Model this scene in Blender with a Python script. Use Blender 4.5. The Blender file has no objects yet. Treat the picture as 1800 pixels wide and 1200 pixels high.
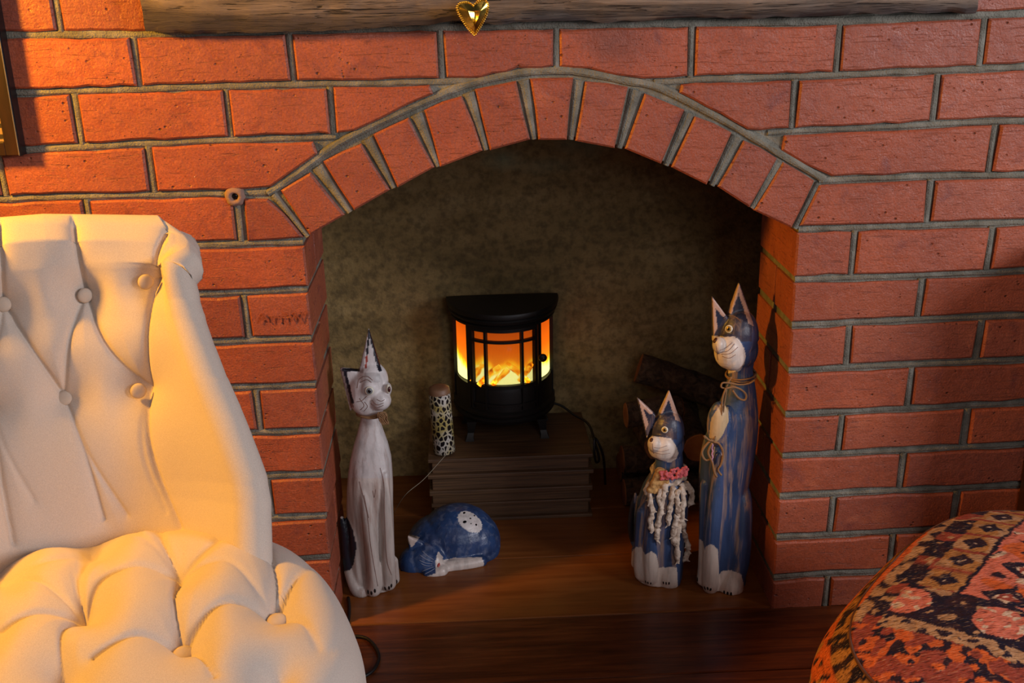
import bpy, bmesh, math, random
import numpy as np
from mathutils import Vector, Matrix, noise
from mathutils.bvhtree import BVHTree
random.seed(7)
SC = bpy.context.scene
COL = SC.collection
# ------------------------------------------------------------------ camera
FPX = 1884.57
_pit, _yaw, _roll = 0.338637, 0.039591, -0.0201934
CAM = Vector((-0.0716887, -1.7399528, 1.1679796))
LX, RX = -0.3433, 0.4818          # the two jambs of the opening
cp, sp, cy_, sy_ = math.cos(_pit), math.sin(_pit), math.cos(_yaw), math.sin(_yaw)
VF = Vector((sy_*cp, cy_*cp, -sp)); _R = Vector((cy_, -sy_, 0)); _U = _R.cross(VF)
VR = _R*math.cos(_roll) + _U*math.sin(_roll); VU = -_R*math.sin(_roll) + _U*math.cos(_roll)
cd = bpy.data.cameras.new('camera'); co = bpy.data.objects.new('camera', cd); COL.objects.link(co)
cd.sensor_width = 36; cd.lens = FPX/1800*36; cd.clip_start = .05
m = Matrix((VR, VU, -VF)).transposed().to_4x4(); m.translation = CAM
co.matrix_world = m
SC.camera = co
# ------------------------------------------------------------------ world, lights, exposure
w = bpy.data.worlds.new('world'); SC.world = w; w.use_nodes = True
w.node_tree.nodes['Background'].inputs[0].default_value = (.62, .72, 1.0, 1)
w.node_tree.nodes['Background'].inputs[1].default_value = .035
def light(name, kind, loc, col, power, size=.1, target=None, sy=None, spread=None):
    d = bpy.data.lights.new(name, kind); d.color = col; d.energy = power
    if kind == 'AREA':
        d.size = size
        if sy: d.shape = 'RECTANGLE'; d.size_y = sy
        if spread: d.spread = spread
    else: d.shadow_soft_size = size
    o = bpy.data.objects.new(name, d); COL.objects.link(o); o.location = loc
    if target: o.rotation_euler = (Vector(target)-Vector(loc)).to_track_quat('-Z', 'Y').to_euler()
    return o
light('lamp_light', 'POINT', (-1.22, -.39, 1.31), (1.0, .46, .035), 86, .06)
light('window_light', 'AREA', (2.5, -1.9, 1.55), (.94, .93, 1.0), 54, .8, (0, .2, .5), .8)
light('window_light_front', 'AREA', (.7, -2.6, 1.35), (.84, .89, 1.0), 9, .7, (0, .2, .5), .9)
light('warm_fill_light', 'AREA', (-.1, -2.2, 2.3), (1.0, .80, .70), 5, 1.6, (0, 0, .6))  # added warm fill from above, no actual fitting
SC.view_settings.view_transform = 'Standard'
SC.view_settings.look = 'None'
SC.view_settings.exposure = 0.0
SC.view_settings.gamma = 1
SC.view_settings.use_curve_mapping = False
# ------------------------------------------------------------------ pixel <-> world
def ray(x, y): return VF + VR*((x-900)/FPX) - VU*((y-600)/FPX)
def PY(x, y, Y=0.):
    d = ray(x, y); return CAM + d*((Y-CAM.y)/d.y)
def PZ(x, y, z=0.):
    d = ray(x, y); return CAM + d*((z-CAM.z)/d.z)
def PJ(p):
    d = Vector(p)-CAM; k = FPX/d.dot(VF); return (900+k*d.dot(VR), 600-k*d.dot(VU))
def ppm(p): return FPX/(Vector(p)-CAM).dot(VF)
def lin(c):
    c = c/255; return c/12.92 if c <= .04045 else ((c+.055)/1.055)**2.4
def rgb(r, g, b): return (lin(r), lin(g), lin(b), 1)
def interp(x, pts):
    if x <= pts[0][0]:
        (a, b), (c, d) = pts[0], pts[1]
    elif x >= pts[-1][0]:
        (a, b), (c, d) = pts[-2], pts[-1]
    else:
        for i in range(len(pts)-1):
            if pts[i][0] <= x <= pts[i+1][0]: (a, b), (c, d) = pts[i], pts[i+1]; break
    return b + (d-b)*(x-a)/(c-a)
def sm(a, b, x):
    t = min(1, max(0, (x-a)/(b-a))); return t*t*(3-2*t)
# ------------------------------------------------------------------ object helpers
def link(o, parent=None, **kw):
    COL.objects.link(o)
    if parent is not None: o.parent = parent
    for k, v in kw.items(): o[k] = v
    return o
def mesh(name, V, F, mat, parent=None, smooth=False, **kw):
    me = bpy.data.meshes.new(name); me.from_pydata([tuple(v) for v in V], [], F); me.update()
    if mat: me.materials.append(mat)
    if smooth: me.shade_smooth()
    return link(bpy.data.objects.new(name, me), parent, **kw)
def thing(name, label, cat, loc=(0, 0, 0), group=None):
    o = bpy.data.objects.new(name, None); o.location = (0, 0, 0); o.empty_display_size = .05
    link(o, label=label, category=cat)
    if group: o['group'] = group
    return o
class MB:
    """collects shapes into one mesh"""
    def __init__(s): s.V = []; s.F = []
    def add(s, V, F):
        n = len(s.V); s.V += [Vector(v) for v in V]; s.F += [tuple(i+n for i in f) for f in F]; return s
    def box(s, a, b, bev=0.0):
        x0, y0, z0 = [min(p, q) for p, q in zip(a, b)]; x1, y1, z1 = [max(p, q) for p, q in zip(a, b)]
        if bev <= 0:
            return s.add([(x, y, z) for x in (x0, x1) for y in (y0, y1) for z in (z0, z1)],
                         [(0, 1, 3, 2), (4, 6, 7, 5), (0, 4, 5, 1), (2, 3, 7, 6), (0, 2, 6, 4), (1, 5, 7, 3)])
        bm = bmesh.new(); bmesh.ops.create_cube(bm, size=1)
        for v in bm.verts: v.co = Vector(((x0+x1)/2+v.co.x*(x1-x0), (y0+y1)/2+v.co.y*(y1-y0), (z0+z1)/2+v.co.z*(z1-z0)))
        bmesh.ops.bevel(bm, geom=bm.edges[:], offset=bev, segments=2, affect='EDGES', profile=.6)
        return s.bm(bm)
    def bm(s, bm):
        bm.verts.index_update(); s.add([v.co.copy() for v in bm.verts], [[v.index for v in f.verts] for f in bm.faces]); bm.free(); return s
    def tube(s, pts, r, n=8, caps=True, flat=None):
        pts = [Vector(p) for p in pts]; N = len(pts)
        R = r if isinstance(r, (list, tuple)) else [r]*N
        t0 = (pts[1]-pts[0]).normalized(); a = t0.orthogonal().normalized(); rings = []
        for i, p in enumerate(pts):
            t = (pts[min(i+1, N-1)]-pts[max(i-1, 0)])
            if t.length < 1e-9: t = t0
            t = t.normalized(); a = (a - t*a.dot(t)).normalized(); b = t.cross(a)
            rings.append([p+(a*math.cos(2*math.pi*k/n)+b*math.sin(2*math.pi*k/n))*R[i] for k in range(n)])
        return s.rings(rings, caps)
    def rings(s, rings, caps=True, closed=False):
        n = len(rings[0]); V = [v for r in rings for v in r]; F = []
        M = len(rings)
        for i in range(M if closed else M-1):
            for k in range(n):
                F.append((i*n+k, i*n+(k+1) % n, ((i+1) % M)*n+(k+1) % n, ((i+1) % M)*n+k))
        if caps and not closed: F.append(tuple(range(n))[::-1]); F.append(tuple((M-1)*n+k for k in range(n)))
        return s.add(V, F)
    def ball(s, c, r, rot=None, seg=20, rn=12):
        c = Vector(c); r = (r, r, r) if isinstance(r, (int, float)) else r
        V = [(0, 0, 1)]; F = []
        for i in range(1, rn):
            th = math.pi*i/rn
            for k in range(seg):
                ph = 2*math.pi*k/seg; V.append((math.sin(th)*math.cos(ph), math.sin(th)*math.sin(ph), math.cos(th)))
        V.append((0, 0, -1))
        for k in range(seg): F.append((0, 1+k, 1+(k+1) % seg))
        for i in range(rn-2):
            for k in range(seg):
                a = 1+i*seg+k; b = 1+i*seg+(k+1) % seg; F.append((a, a+seg, b+seg, b))
        e = len(V)-1
        for k in range(seg): F.append((e, e-seg+(k+1) % seg, e-seg+k))
        W = []
        for v in V:
            q = Vector((v[0]*r[0], v[1]*r[1], v[2]*r[2]))
            if rot: q = rot @ q
            W.append(c+q)
        return s.add(W, F)
    def prism(s, poly, y0, y1):
        """poly: list of Vector at front, extruded along y"""
        n = len(poly); A = [Vector((p[0], y0, p[2])) for p in poly]; B = [Vector((p[0], y1, p[2])) for p in poly]
        return s.add(A+B, [tuple(range(n)), tuple(range(2*n-1, n-1, -1))]+[(k, k+n, (k+1) % n+n, (k+1) % n) for k in range(n)])
    def lathe(s, c, prof, n=28, axis=None):
        c = Vector(c); rings = [[c+Vector((r*math.cos(2*math.pi*k/n), r*math.sin(2*math.pi*k/n), z)) for k in range(n)] for r, z in prof]
        return s.rings(rings)
    def build(s, name, mat, parent=None, smooth=True, sharp=None, **kw):
        o = mesh(name, s.V, s.F, mat, parent, smooth, **kw)
        bm = bmesh.new(); bm.from_mesh(o.data); bmesh.ops.recalc_face_normals(bm, faces=bm.faces[:]); bm.to_mesh(o.data); bm.free()
        if smooth and sharp is not None: o.data.set_sharp_from_angle(angle=math.radians(sharp))
        return o
def crm(pts, n=6):
    """Catmull-Rom through pts"""
    P = [Vector(p) for p in pts]; P = [2*P[0]-P[1]]+P+[2*P[-1]-P[-2]]; out = []
    for i in range(1, len(P)-2):
        for k in range(n):
            t = k/n; a, b, c, d = P[i-1:i+3]
            out.append(.5*((2*b)+(c-a)*t+(2*a-5*b+4*c-d)*t*t+(3*b-a-3*c+d)*t**3))
    out.append(P[-2]); return out
# ------------------------------------------------------------------ materials
class NT:
    def __init__(s, name):
        s.m = bpy.data.materials.new(name); s.m.use_nodes = True; s.t = s.m.node_tree; s.b = s.t.nodes['Principled BSDF']
        s.tc = s.n('ShaderNodeTexCoord')
    def n(s, t, **kw):
        x = s.t.nodes.new(t)
        for k, v in kw.items(): setattr(x, k, v)
        return x
    def l(s, a, b): s.t.links.new(a, b)
    def set(s, sock, v):
        if hasattr(v, 'is_linked') or isinstance(v, bpy.types.NodeSocket): s.l(v, sock)
        else: sock.default_value = v
    def map(s, scale=(1, 1, 1), src='Object', rot=(0, 0, 0), loc=(0, 0, 0)):
        x = s.n('ShaderNodeMapping'); x.inputs['Scale'].default_value = scale; x.inputs['Rotation'].default_value = rot; x.inputs['Location'].default_value = loc
        s.l(s.tc.outputs[src], x.inputs[0]); return x.outputs[0]
    def noise(s, scale, vec=None, detail=3, rough=.55, dist=0):
        x = s.n('ShaderNodeTexNoise'); x.inputs['Scale'].default_value = scale; x.inputs['Detail'].default_value = detail
        x.inputs['Roughness'].default_value = rough; x.inputs['Distortion'].default_value = dist
        s.l(vec or s.tc.outputs['Object'], x.inputs['Vector']); return x.outputs[0]
    def vor(s, scale, vec=None, feat='F1', out=0, rnd=1):
        x = s.n('ShaderNodeTexVoronoi', feature=feat); x.inputs['Scale'].default_value = scale; x.inputs['Randomness'].default_value = rnd
        s.l(vec or s.tc.outputs['Object'], x.inputs['Vector']); return x.outputs[out]
    def ramp(s, f, stops):
        x = s.n('ShaderNodeValToRGB'); s.l(f, x.inputs[0]); e = x.color_ramp.elements
        while len(e) < len(stops): e.new(.5)
        for q, (p, c) in zip(e, stops):
            q.position = p; q.color = c if isinstance(c, tuple) else (c, c, c, 1)
        return x.outputs[0]
    def mix(s, f, a, b, mode='MIX'):
        x = s.n('ShaderNodeMix', data_type='RGBA', blend_type=mode)
        s.set(x.inputs[0], f); s.set(x.inputs[6], a); s.set(x.inputs[7], b); return x.outputs[2]
    def math(s, op, a, b=None):
        x = s.n('ShaderNodeMath', operation=op); s.set(x.inputs[0], a)
        if b is not None: s.set(x.inputs[1], b)
        return x.outputs[0]
    def bump(s, h, strength=.3, dist=.002, prev=None):
        x = s.n('ShaderNodeBump'); x.inputs['Strength'].default_value = strength; x.inputs['Distance'].default_value = dist
        s.l(h, x.inputs['Height'])
        if prev: s.l(prev, x.inputs['Normal'])
        return x.outputs[0]
    def done(s, col, rough=.7, normal=None, metal=0, spec=.5, **kw):
        s.set(s.b.inputs['Base Color'], col); s.set(s.b.inputs['Roughness'], rough)
        if normal: s.l(normal, s.b.inputs['Normal'])
        s.b.inputs['Metallic'].default_value = metal; s.b.inputs['Specular IOR Level'].default_value = spec
        for k, v in kw.items(): s.set(s.b.inputs[k.replace('_', ' ')], v)
        return s.m
def plain(name, c, rough=.6, metal=0, bump=0, bscale=200, **kw):
    t = NT(name); col = t.mix(.25, c, t.ramp(t.noise(60), [(.3, .55), (.7, 1.0)]), 'MULTIPLY')
    return t.done(col, rough, t.bump(t.noise(bscale), bump, .001) if bump else None, metal, **kw)
def m_brick():
    t = NT('brick_clay'); oi = t.n('ShaderNodeObjectInfo').outputs['Random']
    base = t.ramp(oi, [(0, rgb(160, 82, 54)), (.35, rgb(180, 92, 60)), (.7, rgb(172, 93, 66)), (1, rgb(150, 78, 58))])
    n1 = t.ramp(t.noise(9, detail=4), [(.36, 0.), (.66, 1.)])
    c = t.mix(n1, t.mix(.55, base, rgb(140, 72, 54)), base)
    n2 = t.ramp(t.noise(19, detail=4, dist=.8), [(.58, 0.), (.72, .5)])
    c = t.mix(n2, c, rgb(112, 56, 56))
    n3 = t.ramp(t.noise(14, t.map((1, 1, 1), loc=(4, 2, 1)), detail=5), [(.6, 0.), (.78, .5)])
    c = t.mix(n3, c, rgb(205, 118, 80))
    sp_ = t.ramp(t.vor(95, t.map((1, 1, 1.6))), [(.07, 1.), (.16, 0.)])
    spm = t.math('MULTIPLY', sp_, t.ramp(t.noise(40), [(.5, 0.), (.6, .8)]))
    c = t.mix(spm, c, rgb(78, 34, 26))
    wh = t.math('MULTIPLY', t.ramp(t.vor(120, t.map(loc=(3, 3, 3))), [(.05, 1.), (.1, 0.)]), t.ramp(t.noise(18, t.map(loc=(9, 0, 0))), [(.63, 0.), (.67, 1.)]))
    c = t.mix(wh, c, rgb(225, 215, 205))
    pit = t.math('MULTIPLY', t.ramp(t.vor(55, t.map((1, 1, 1.3), loc=(2, 5, 1))), [(.05, 1.), (.17, 0.)]), t.ramp(t.noise(22, t.map(loc=(1, 8, 3))), [(.52, 0.), (.58, .9)]))
    c = t.mix(pit, c, rgb(70, 32, 26))
    scr = t.ramp(t.noise(11, t.map((2, 2, 26), rot=(0, .12, 0)), detail=5, dist=.6), [(.60, 0.), (.68, .38)])
    c = t.mix(scr, c, rgb(104, 54, 44))
    g = t.ramp(t.noise(300, detail=3, rough=.8), [(.25, .62), (.75, 1.18)])
    c = t.mix(1.0, c, g, 'MULTIPLY')
    h = t.math('ADD', t.math('MULTIPLY', t.noise(60, detail=6), 1.2), t.math('MULTIPLY', t.noise(330), .5))
    h = t.math('SUBTRACT', h, t.math('ADD', spm, t.math('ADD', t.math('MULTIPLY', pit, 2.), scr)))
    return t.done(c, t.ramp(t.noise(30), [(.3, .40), (.7, .62)]), t.bump(h, .6, .0028), spec=.5)
def m_mortar():
    t = NT('mortar'); c = t.ramp(t.noise(35, detail=6), [(.3, rgb(98, 96, 84)), (.55, rgb(128, 125, 112)), (.75, rgb(154, 150, 138))])
    c = t.mix(t.ramp(t.noise(7), [(.45, 0.), (.7, .5)]), c, rgb(92, 84, 66))
    h = t.math('ADD', t.noise(90, detail=6), t.noise(350))
    return t.done(c, .85, t.bump(h, .8, .003))
def m_plaster():
    t = NT('old_plaster'); 
    c = t.ramp(t.noise(4, t.map((1, 1, 2.2)), detail=8, rough=.65), [(.3, rgb(118, 98, 58)), (.5, rgb(156, 130, 82)), (.7, rgb(182, 156, 106))])
    c = t.mix(t.ramp(t.noise(70, detail=4), [(.35, .5), (.6, 0.)]), c, rgb(60, 50, 34))
    sp_ = t.math('MULTIPLY', t.ramp(t.vor(26, t.map((1, 1, 2))), [(.08, 1.), (.2, 0.)]), t.ramp(t.noise(3, t.map(loc=(5, 1, 7))), [(.5, 0.), (.62, .8)]))
    c = t.mix(sp_, c, rgb(150, 118, 72))
    # pale green smudges high on the back wall
    for (x, z, rx, rz, f) in ((.19, .80, .075, .05, .9), (.01, .76, .055, .03, .7), (.11, .745, .09, .025, .35)):
        v = t.map((1/rx, 0, 1/rz), loc=(-x/rx, 0, -z/rz)); ln = t.n('ShaderNodeVectorMath', operation='LENGTH'); t.l(v, ln.inputs[0])
        k = t.math('MULTIPLY', t.ramp(ln.outputs['Value'], [(.1, 1.), (1., 0.)]), t.ramp(t.noise(16, detail=5), [(.3, .1), (.7, f)]))
        c = t.mix(k, c, rgb(138, 158, 126))
    h = t.math('ADD', t.noise(25, detail=8), t.math('MULTIPLY', t.noise(160, detail=3), .4))
    return t.done(c, .9, t.bump(h, .7, .006))
def m_floor():
    t = NT('floor_wood'); oi = t.n('ShaderNodeObjectInfo').outputs['Random']
    v = t.map((1.6, 22, 22)); n = t.noise(3, v, detail=7, dist=.6)
    c = t.ramp(n, [(.28, rgb(112, 62, 24)), (.5, rgb(132, 76, 32)), (.72, rgb(148, 90, 42))])
    c = t.mix(t.ramp(t.noise(3), [(.4, 0.), (.7, .35)]), c, rgb(104, 44, 14))
    fine = t.ramp(t.noise(12, t.map((3, 120, 120)), detail=3), [(.35, .65), (.55, 1.)])
    c = t.mix(.35, c, fine, 'MULTIPLY')
    return t.done(c, t.ramp(t.noise(5), [(.3, .26), (.7, .4)]), t.bump(n, .05, .002), spec=.4), t
def m_floor2():
    t = NT('floor_wood_dark'); v = t.map((1.6, 22, 22), loc=(3, 0, 0)); n = t.noise(3, v, detail=7, dist=.7)
    c = t.ramp(n, [(.28, rgb(66, 32, 16)), (.5, rgb(98, 50, 24)), (.72, rgb(124, 68, 34))])
    fine = t.ramp(t.noise(12, t.map((3, 120, 120)), detail=3), [(.35, .55), (.55, 1.)])
    c = t.mix(.8, c, fine, 'MULTIPLY')
    return t.done(c, t.ramp(t.noise(5), [(.3, .27), (.7, .4)]), t.bump(n, .12, .002), spec=.4)
def m_beam():
    t = NT('weathered_beam'); v = t.map((1.3, 14, 22), rot=(0, .03, 0)); n = t.noise(3.2, v, detail=9, rough=.62, dist=1.0)
    c = t.ramp(n, [(.28, rgb(48, 42, 38)), (.45, rgb(100, 86, 74)), (.62, rgb(138, 120, 104)), (.8, rgb(160, 142, 124))])
    cr = t.ramp(t.noise(5, t.map((1.5, 30, 45), rot=(0, .05, 0), loc=(2, 0, 0)), detail=5, dist=1.5), [(.36, 1.), (.42, 0.)])
    c = t.mix(cr, c, rgb(34, 26, 22))
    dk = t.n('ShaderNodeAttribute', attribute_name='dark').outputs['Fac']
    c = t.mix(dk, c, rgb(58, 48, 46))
    h = t.math('SUBTRACT', n, t.math('MULTIPLY', cr, .5))
    return t.done(c, .8, t.bump(h, .9, .006))
def m_fabric():
    t = NT('cream_linen'); c = t.mix(t.ramp(t.noise(900, detail=1), [(.3, 0.), (.7, 1.)]), rgb(196, 180, 166), rgb(212, 197, 182))
    wv = t.n('ShaderNodeTexWave'); wv.inputs['Scale'].default_value = 420; t.l(t.map(), wv.inputs['Vector'])
    h = t.math('ADD', t.noise(700, detail=2), t.math('MULTIPLY', t.noise(30, detail=3), 2.))
    return t.done(c, .92, t.bump(h, .22, .001), spec=.15, Sheen_Weight=.12)
def m_painted(name, wear, wscale=(60, 60, 4), amt=.8, thr=(.56, .68), rough=.45):
    t = NT(name); c = t.n('ShaderNodeVertexColor', layer_name='Col').outputs['Color']
    msk = t.n('ShaderNodeAttribute', attribute_name='wear').outputs['Fac']
    n = t.noise(1, t.map(wscale), detail=6, rough=.6, dist=.3)
    f = t.math('MULTIPLY', t.ramp(n, [(thr[0], 0.), (thr[1], amt)]), msk)
    c = t.mix(f, c, wear)
    d = t.ramp(t.noise(1, t.map((90, 90, 14), loc=(7, 7, 7)), detail=5), [(.3, .62), (.55, 1.)])
    c = t.mix(.75, c, d, 'MULTIPLY')
    return t.done(c, rough, t.bump(t.math('ADD', n, t.noise(220)), .25, .0015))
def emis(name, col, s):
    t = NT(name); t.b.inputs['Emission Color'].default_value = col; t.b.inputs['Emission Strength'].default_value = s
    return t.done((0, 0, 0, 1), .8)
M = dict(brick=m_brick(), mortar=m_mortar(), plaster=m_plaster(), floor=m_floor()[0], floor2=m_floor2(), beam=m_beam(), fabric=m_fabric())
M['dark_coat'] = plain('dark_render', rgb(44, 38, 30), .9, 0, .5, 60)  # dark brown coat for right recess wall, recess ceiling and floor base
M['black'] = plain('black_iron', rgb(26, 22, 20), .5, .3, .25, 300)
M['blackpl'] = plain('black_rubber', rgb(14, 12, 12), .5)
M['twine'] = plain('jute_twine', rgb(150, 112, 76), .9, 0, .8, 900)
M['eyeblack'] = plain('black_gloss_paint', rgb(16, 14, 16), .15)
M['eyewhite'] = plain('white_gloss_paint', rgb(226, 220, 200), .3)
M['gold_iris'] = plain('gold_paint', rgb(168, 132, 62), .3, .2)
M['button'] = plain('button_linen', rgb(200, 182, 164), .9, 0, .3, 700)
# ------------------------------------------------------------------ brick wall
J = {0: [(0, 62), (250, 60), (520, 53), (770, 48), (1000, 44), (1167, 42), (1500, 37), (1700, 28), (1800, 24)],
     }
JL = {1: [(20, 164), (133, 160), (233, 157), (400, 152), (600, 147), (700, 146), (800, 143)],
      2: [(37, 264), (133, 259), (267, 252), (400, 246), (580, 241)],
      3: [(0, 350), (133, 346), (260, 343), (393, 341), (475, 338)],
      4: [(342, 432), (422, 429), (537, 426)], 5: [(334, 518), (428, 514), (541, 508)], 6: [(360, 602), (436, 599), (547, 595)],
      7: [(388, 683), (470, 680), (556, 676)], 8: [(419, 762), (500, 759), (564, 756)], 9: [(445, 839), (510, 836), (569, 833)],
      10: [(470, 912), (520, 910), (576, 907)], 11: [(484, 984), (530, 981), (584, 977)], 12: [(500, 1052), (590, 1046)], 13: [(500, 1112), (590, 1106)]}
JR = {1: [(1175, 145), (1233, 139), (1400, 135), (1500, 131), (1633, 125), (1800, 118)],
      2: [(1353, 234), (1400, 230), (1500, 226), (1633, 219), (1800, 212)],
      3: [(1450, 317), (1633, 310), (1800, 307)], 4: [(1398, 404), (1500, 400), (1800, 391)], 5: [(1395, 492), (1633, 484), (1800, 476)],
      6: [(1392, 572), (1600, 562), (1800, 554)], 7: [(1385, 651), (1600, 641), (1800, 632)], 8: [(1379, 729), (1600, 718), (1800, 708)],
      9: [(1373, 802), (1600, 791), (1800, 781)], 10: [(1368, 873), (1585, 862), (1800, 852)], 11: [(1368, 945), (1500, 938), (1800, 922)],
      12: [(1363, 1015), (1453, 1008), (1800, 992)], 13: [(1358, 1078), (1453, 1070), (1800, 1052)]}
EXT = [(470, 340), (500, 320), (593, 253), (700, 199), (760, 173), (817, 150), (907, 129), (983, 124), (1030, 128), (1100, 142), (1167, 157), (1283, 217), (1367, 267), (1450, 316)]
INT = [(545, 414), (610, 378), (690, 331), (770, 293), (854, 264), (938, 244), (1003, 244), (1090, 260), (1171, 290), (1251, 325), (1321, 365), (1394, 403)]
def voff(x, y, dy):   # a plumb line on the wall through (x, y), dy pixels lower
    a = PY(x, y); b = PJ(a+Vector((0, 0, -.1))); return x+(b[0]-x)*dy/(b[1]-y)
wall = bpy.data.objects.new('wall_back', None)
mort = MB()
def brick_poly(poly, depth=.1, parent=None, proud=None, slope=0, name='brick'):
    n = len(poly)
    P = [PY(x, y) for x, y in poly]
    P = [p+Vector((random.uniform(-.0016, .0016), 0, random.uniform(-.0013, .0013))) for p in P]
    c = sum(P, Vector())/n
    if c.x < BL or c.x > BR: return None
    pr = random.uniform(.002, .0055) if proud is None else proud
    bv = .0032; ring = []
    for i in range(n):
        a, b, d = P[i-1], P[i], P[(i+1) % n]
        e1 = (b-a).normalized(); e2 = (d-b).normalized()
        n1 = Vector((-e1.z, 0, e1.x)); n2 = Vector((-e2.z, 0, e2.x))
        if n1.dot(c-b) < 0: n1 = -n1
        if n2.dot(c-b) < 0: n2 = -n2
        q = (n1+n2); q = q/max(.5, q.dot(n1)); ring.append(b+q*bv)
    tx, tz = random.uniform(-.006, .006), random.uniform(-.012, .012)
    f = lambda p: -pr+(p.x-c.x)*tx+(p.z-c.z)*tz
    V = [Vector((p.x, f(p), p.z)) for p in ring]+[Vector((p.x, f(p)+.003, p.z)) for p in P]+[Vector((p.x, depth, p.z)) for p in P]
    F = [tuple(range(n))]+[(k, k+n, (k+1) % n+n, (k+1) % n) for k in range(n)]+[(k+n, k+2*n, (k+1) % n+2*n, (k+1) % n+n) for k in range(n)]+[tuple(range(3*n-1, 2*n-1, -1))]
    mb = MB().add(V, F); return mb.build(name, M['brick'], parent or wall, smooth=False)
def edge_y(line, x, g): return interp(x, line)+g
def row_brick(top, bot, xl, xr, g=7, depth=.1, clip=None, slant=True, cornerL=False, cornerR=False):
    """a brick between joint lines top and bot and joint centres xl, xr (px at mid height)"""
    ym = (interp((xl+xr)/2, top)+interp((xl+xr)/2, bot))/2; hh = (interp((xl+xr)/2, bot)-interp((xl+xr)/2, top))/2
    gl = 0 if cornerL else g; gr = 0 if cornerR else g
    l0, l1 = voff(xl, ym, -hh)+gl, voff(xl, ym, hh)+gl; r0, r1 = voff(xr, ym, -hh)-gr, voff(xr, ym, hh)-gr
    N = 6 if abs(xr-xl) > 150 else 3
    if clip: N = 9
    T = []; B = []
    for i in range(N+1):
        u = i/N; xt = l0+(r0-l0)*u; xb = l1+(r1-l1)*u
        yt = interp(xt, top)+g; yb = interp(xb, bot)-g
        if clip and clip[0][0] < xb < clip[-1][0]: yb = min(yb, interp(xb, clip)-8)
        if clip and clip[0][0] < xt < clip[-1][0] and interp(xt, clip)-8 < yt+3: continue
        if yb-yt < 4: continue
        j = random.uniform(-.9, .9) if 0 < i < N else 0
        T.append((xt, yt+j)); B.append((xb, yb+(random.uniform(-.9, .9) if 0 < i < N else 0)))
    if len(T) < 2: return None
    return brick_poly(T+B[::-1], depth)
def bead(pts, w=.0052, y=.0042, h=.0042):
    """rounded pointing between bricks, from pixel polyline"""
    P = [p for p in (PY(x, yy) for x, yy in pts) if BL-.05 < p.x < BR+.05]; rings = []
    if len(P) < 2: return
    for i, p in enumerate(P):
        t = (P[min(i+1, len(P)-1)]-P[max(i-1, 0)]).normalized(); s = Vector((-t.z, 0, t.x)); ww = w*random.uniform(.9, 1.12)
        rings.append([p+s*(ww*math.cos(a))+Vector((0, y-h*math.sin(a)*random.uniform(.85, 1.1), 0)) for a in (0, .6, 1.2, 1.9, 2.5, math.pi, 4.7)])
    mort.rings(rings)
def dens(line, x0, x1, step=28):
    n = max(2, int((x1-x0)/step)); return [(x0+(x1-x0)*i/n, interp(x0+(x1-x0)*i/n, line)+random.uniform(-.7, .7)) for i in range(n+1)]
XW0, XW1 = -480, 2160
BL, BR = -1.16, 1.12
P_ = 258
def extend(js, lo, hi):
    js = sorted(js)
    while js[0] > lo: js.insert(0, js[0]-P_)
    while js[-1] < hi: js.append(js[-1]+P_*.95)
    return js
def do_row(top, bot, js, lo, hi, clip=None, dl=.1, cL=False, cR=False):
    """js joint centres; lo/hi are brick edges when cL/cR"""
    for a, b in zip(js[:-1], js[1:]):
        first, last = (a == js[0] and cL), (b == js[-1] and cR)
        row_brick(top, bot, a, b, clip=clip, depth=dl if (first or last) else .1, cornerL=first, cornerR=last)
    for i, x in enumerate(js):
        if (i == 0 and cL) or (i == len(js)-1 and cR): continue
        y0, y1 = interp(x, top), interp(x, bot); ym = (y0+y1)/2
        if clip and clip[0][0] < x < clip[-1][0]:
            y1 = min(y1, interp(x, clip))
            if y1-y0 < 12: continue
        bead([(voff(x, ym, y0+5-ym), y0+5), (x, ym), (voff(x, ym, y1-5-ym), y1-5)], w=.0056)
jline = lambda d, k: J[0] if k == 0 else ([(x, y+(k)*91) for x, y in J[0]] if k < 0 else d[k])
# rows above the opening
rows_top = {-3: [100, 360, 615, 870, 1110, 1360, 1600, 1850], -2: [-20, 240, 490, 745, 990, 1240, 1480, 1730]}
for k, js in rows_top.items(): do_row(jline(J, k-1), jline(J, k), extend(js, XW0, XW1), 0, 0)
for k, jl, jr in ((-1, [-30, 228], [1690+8, 1860]), (0, [100, 262], [1697, 1868])):
    a = [x for x in extend(jl, XW0, 0)]; do_row(jline(J, k-1), jline(J, k), a, 0, 0)
    b = [x for x in extend(jr, 9999, XW1)]; do_row(jline(J, k-1), jline(J, k), b, 0, 0)
j1 = extend([240, 512, 775, 978, 1215, 1473, 1727], XW0, XW1)
J1full = JL[1]+[(1000, 143)]+JR[1][0:]
J1full = [(20, 164), (133, 160), (233, 157), (400, 152), (600, 147), (700, 146), (800, 143), (870, 142), (1000, 144), (1100, 147), (1175, 144), (1233, 139), (1400, 135), (1500, 131), (1633, 125), (1800, 118)]
do_row(J[0], J1full, j1, 0, 0, clip=EXT)
do_row(JL[1], JL[2], extend([137, 402, 583], XW0, 0)+[850], 0, 0, clip=EXT)
do_row(JL[2], JL[3], extend([3, 265], XW0, 0)+[640], 0, 0, clip=EXT)
do_row(JL[3], JL[4], extend([158, 419], XW0, 0), 0, 0)
do_row(JR[1], JR[2], [1165]+extend([1395, 1644], 9999, XW1), 0, 0, clip=EXT)
do_row(JR[2], JR[3], [1325]+extend([1744], 9999, XW1), 0, 0, clip=EXT)
do_row(JR[3], JR[4], extend([1633], 9999, XW1), 0, 0)
last4 = brick_poly([(429, 350), (470, 349), (500, 377), (532, 418), (480, 421), (434, 423)])
brick_poly([(1441, 324), (1530, 322), (1628, 318), (1622, 390), (1500, 394), (1405, 397)])
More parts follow.
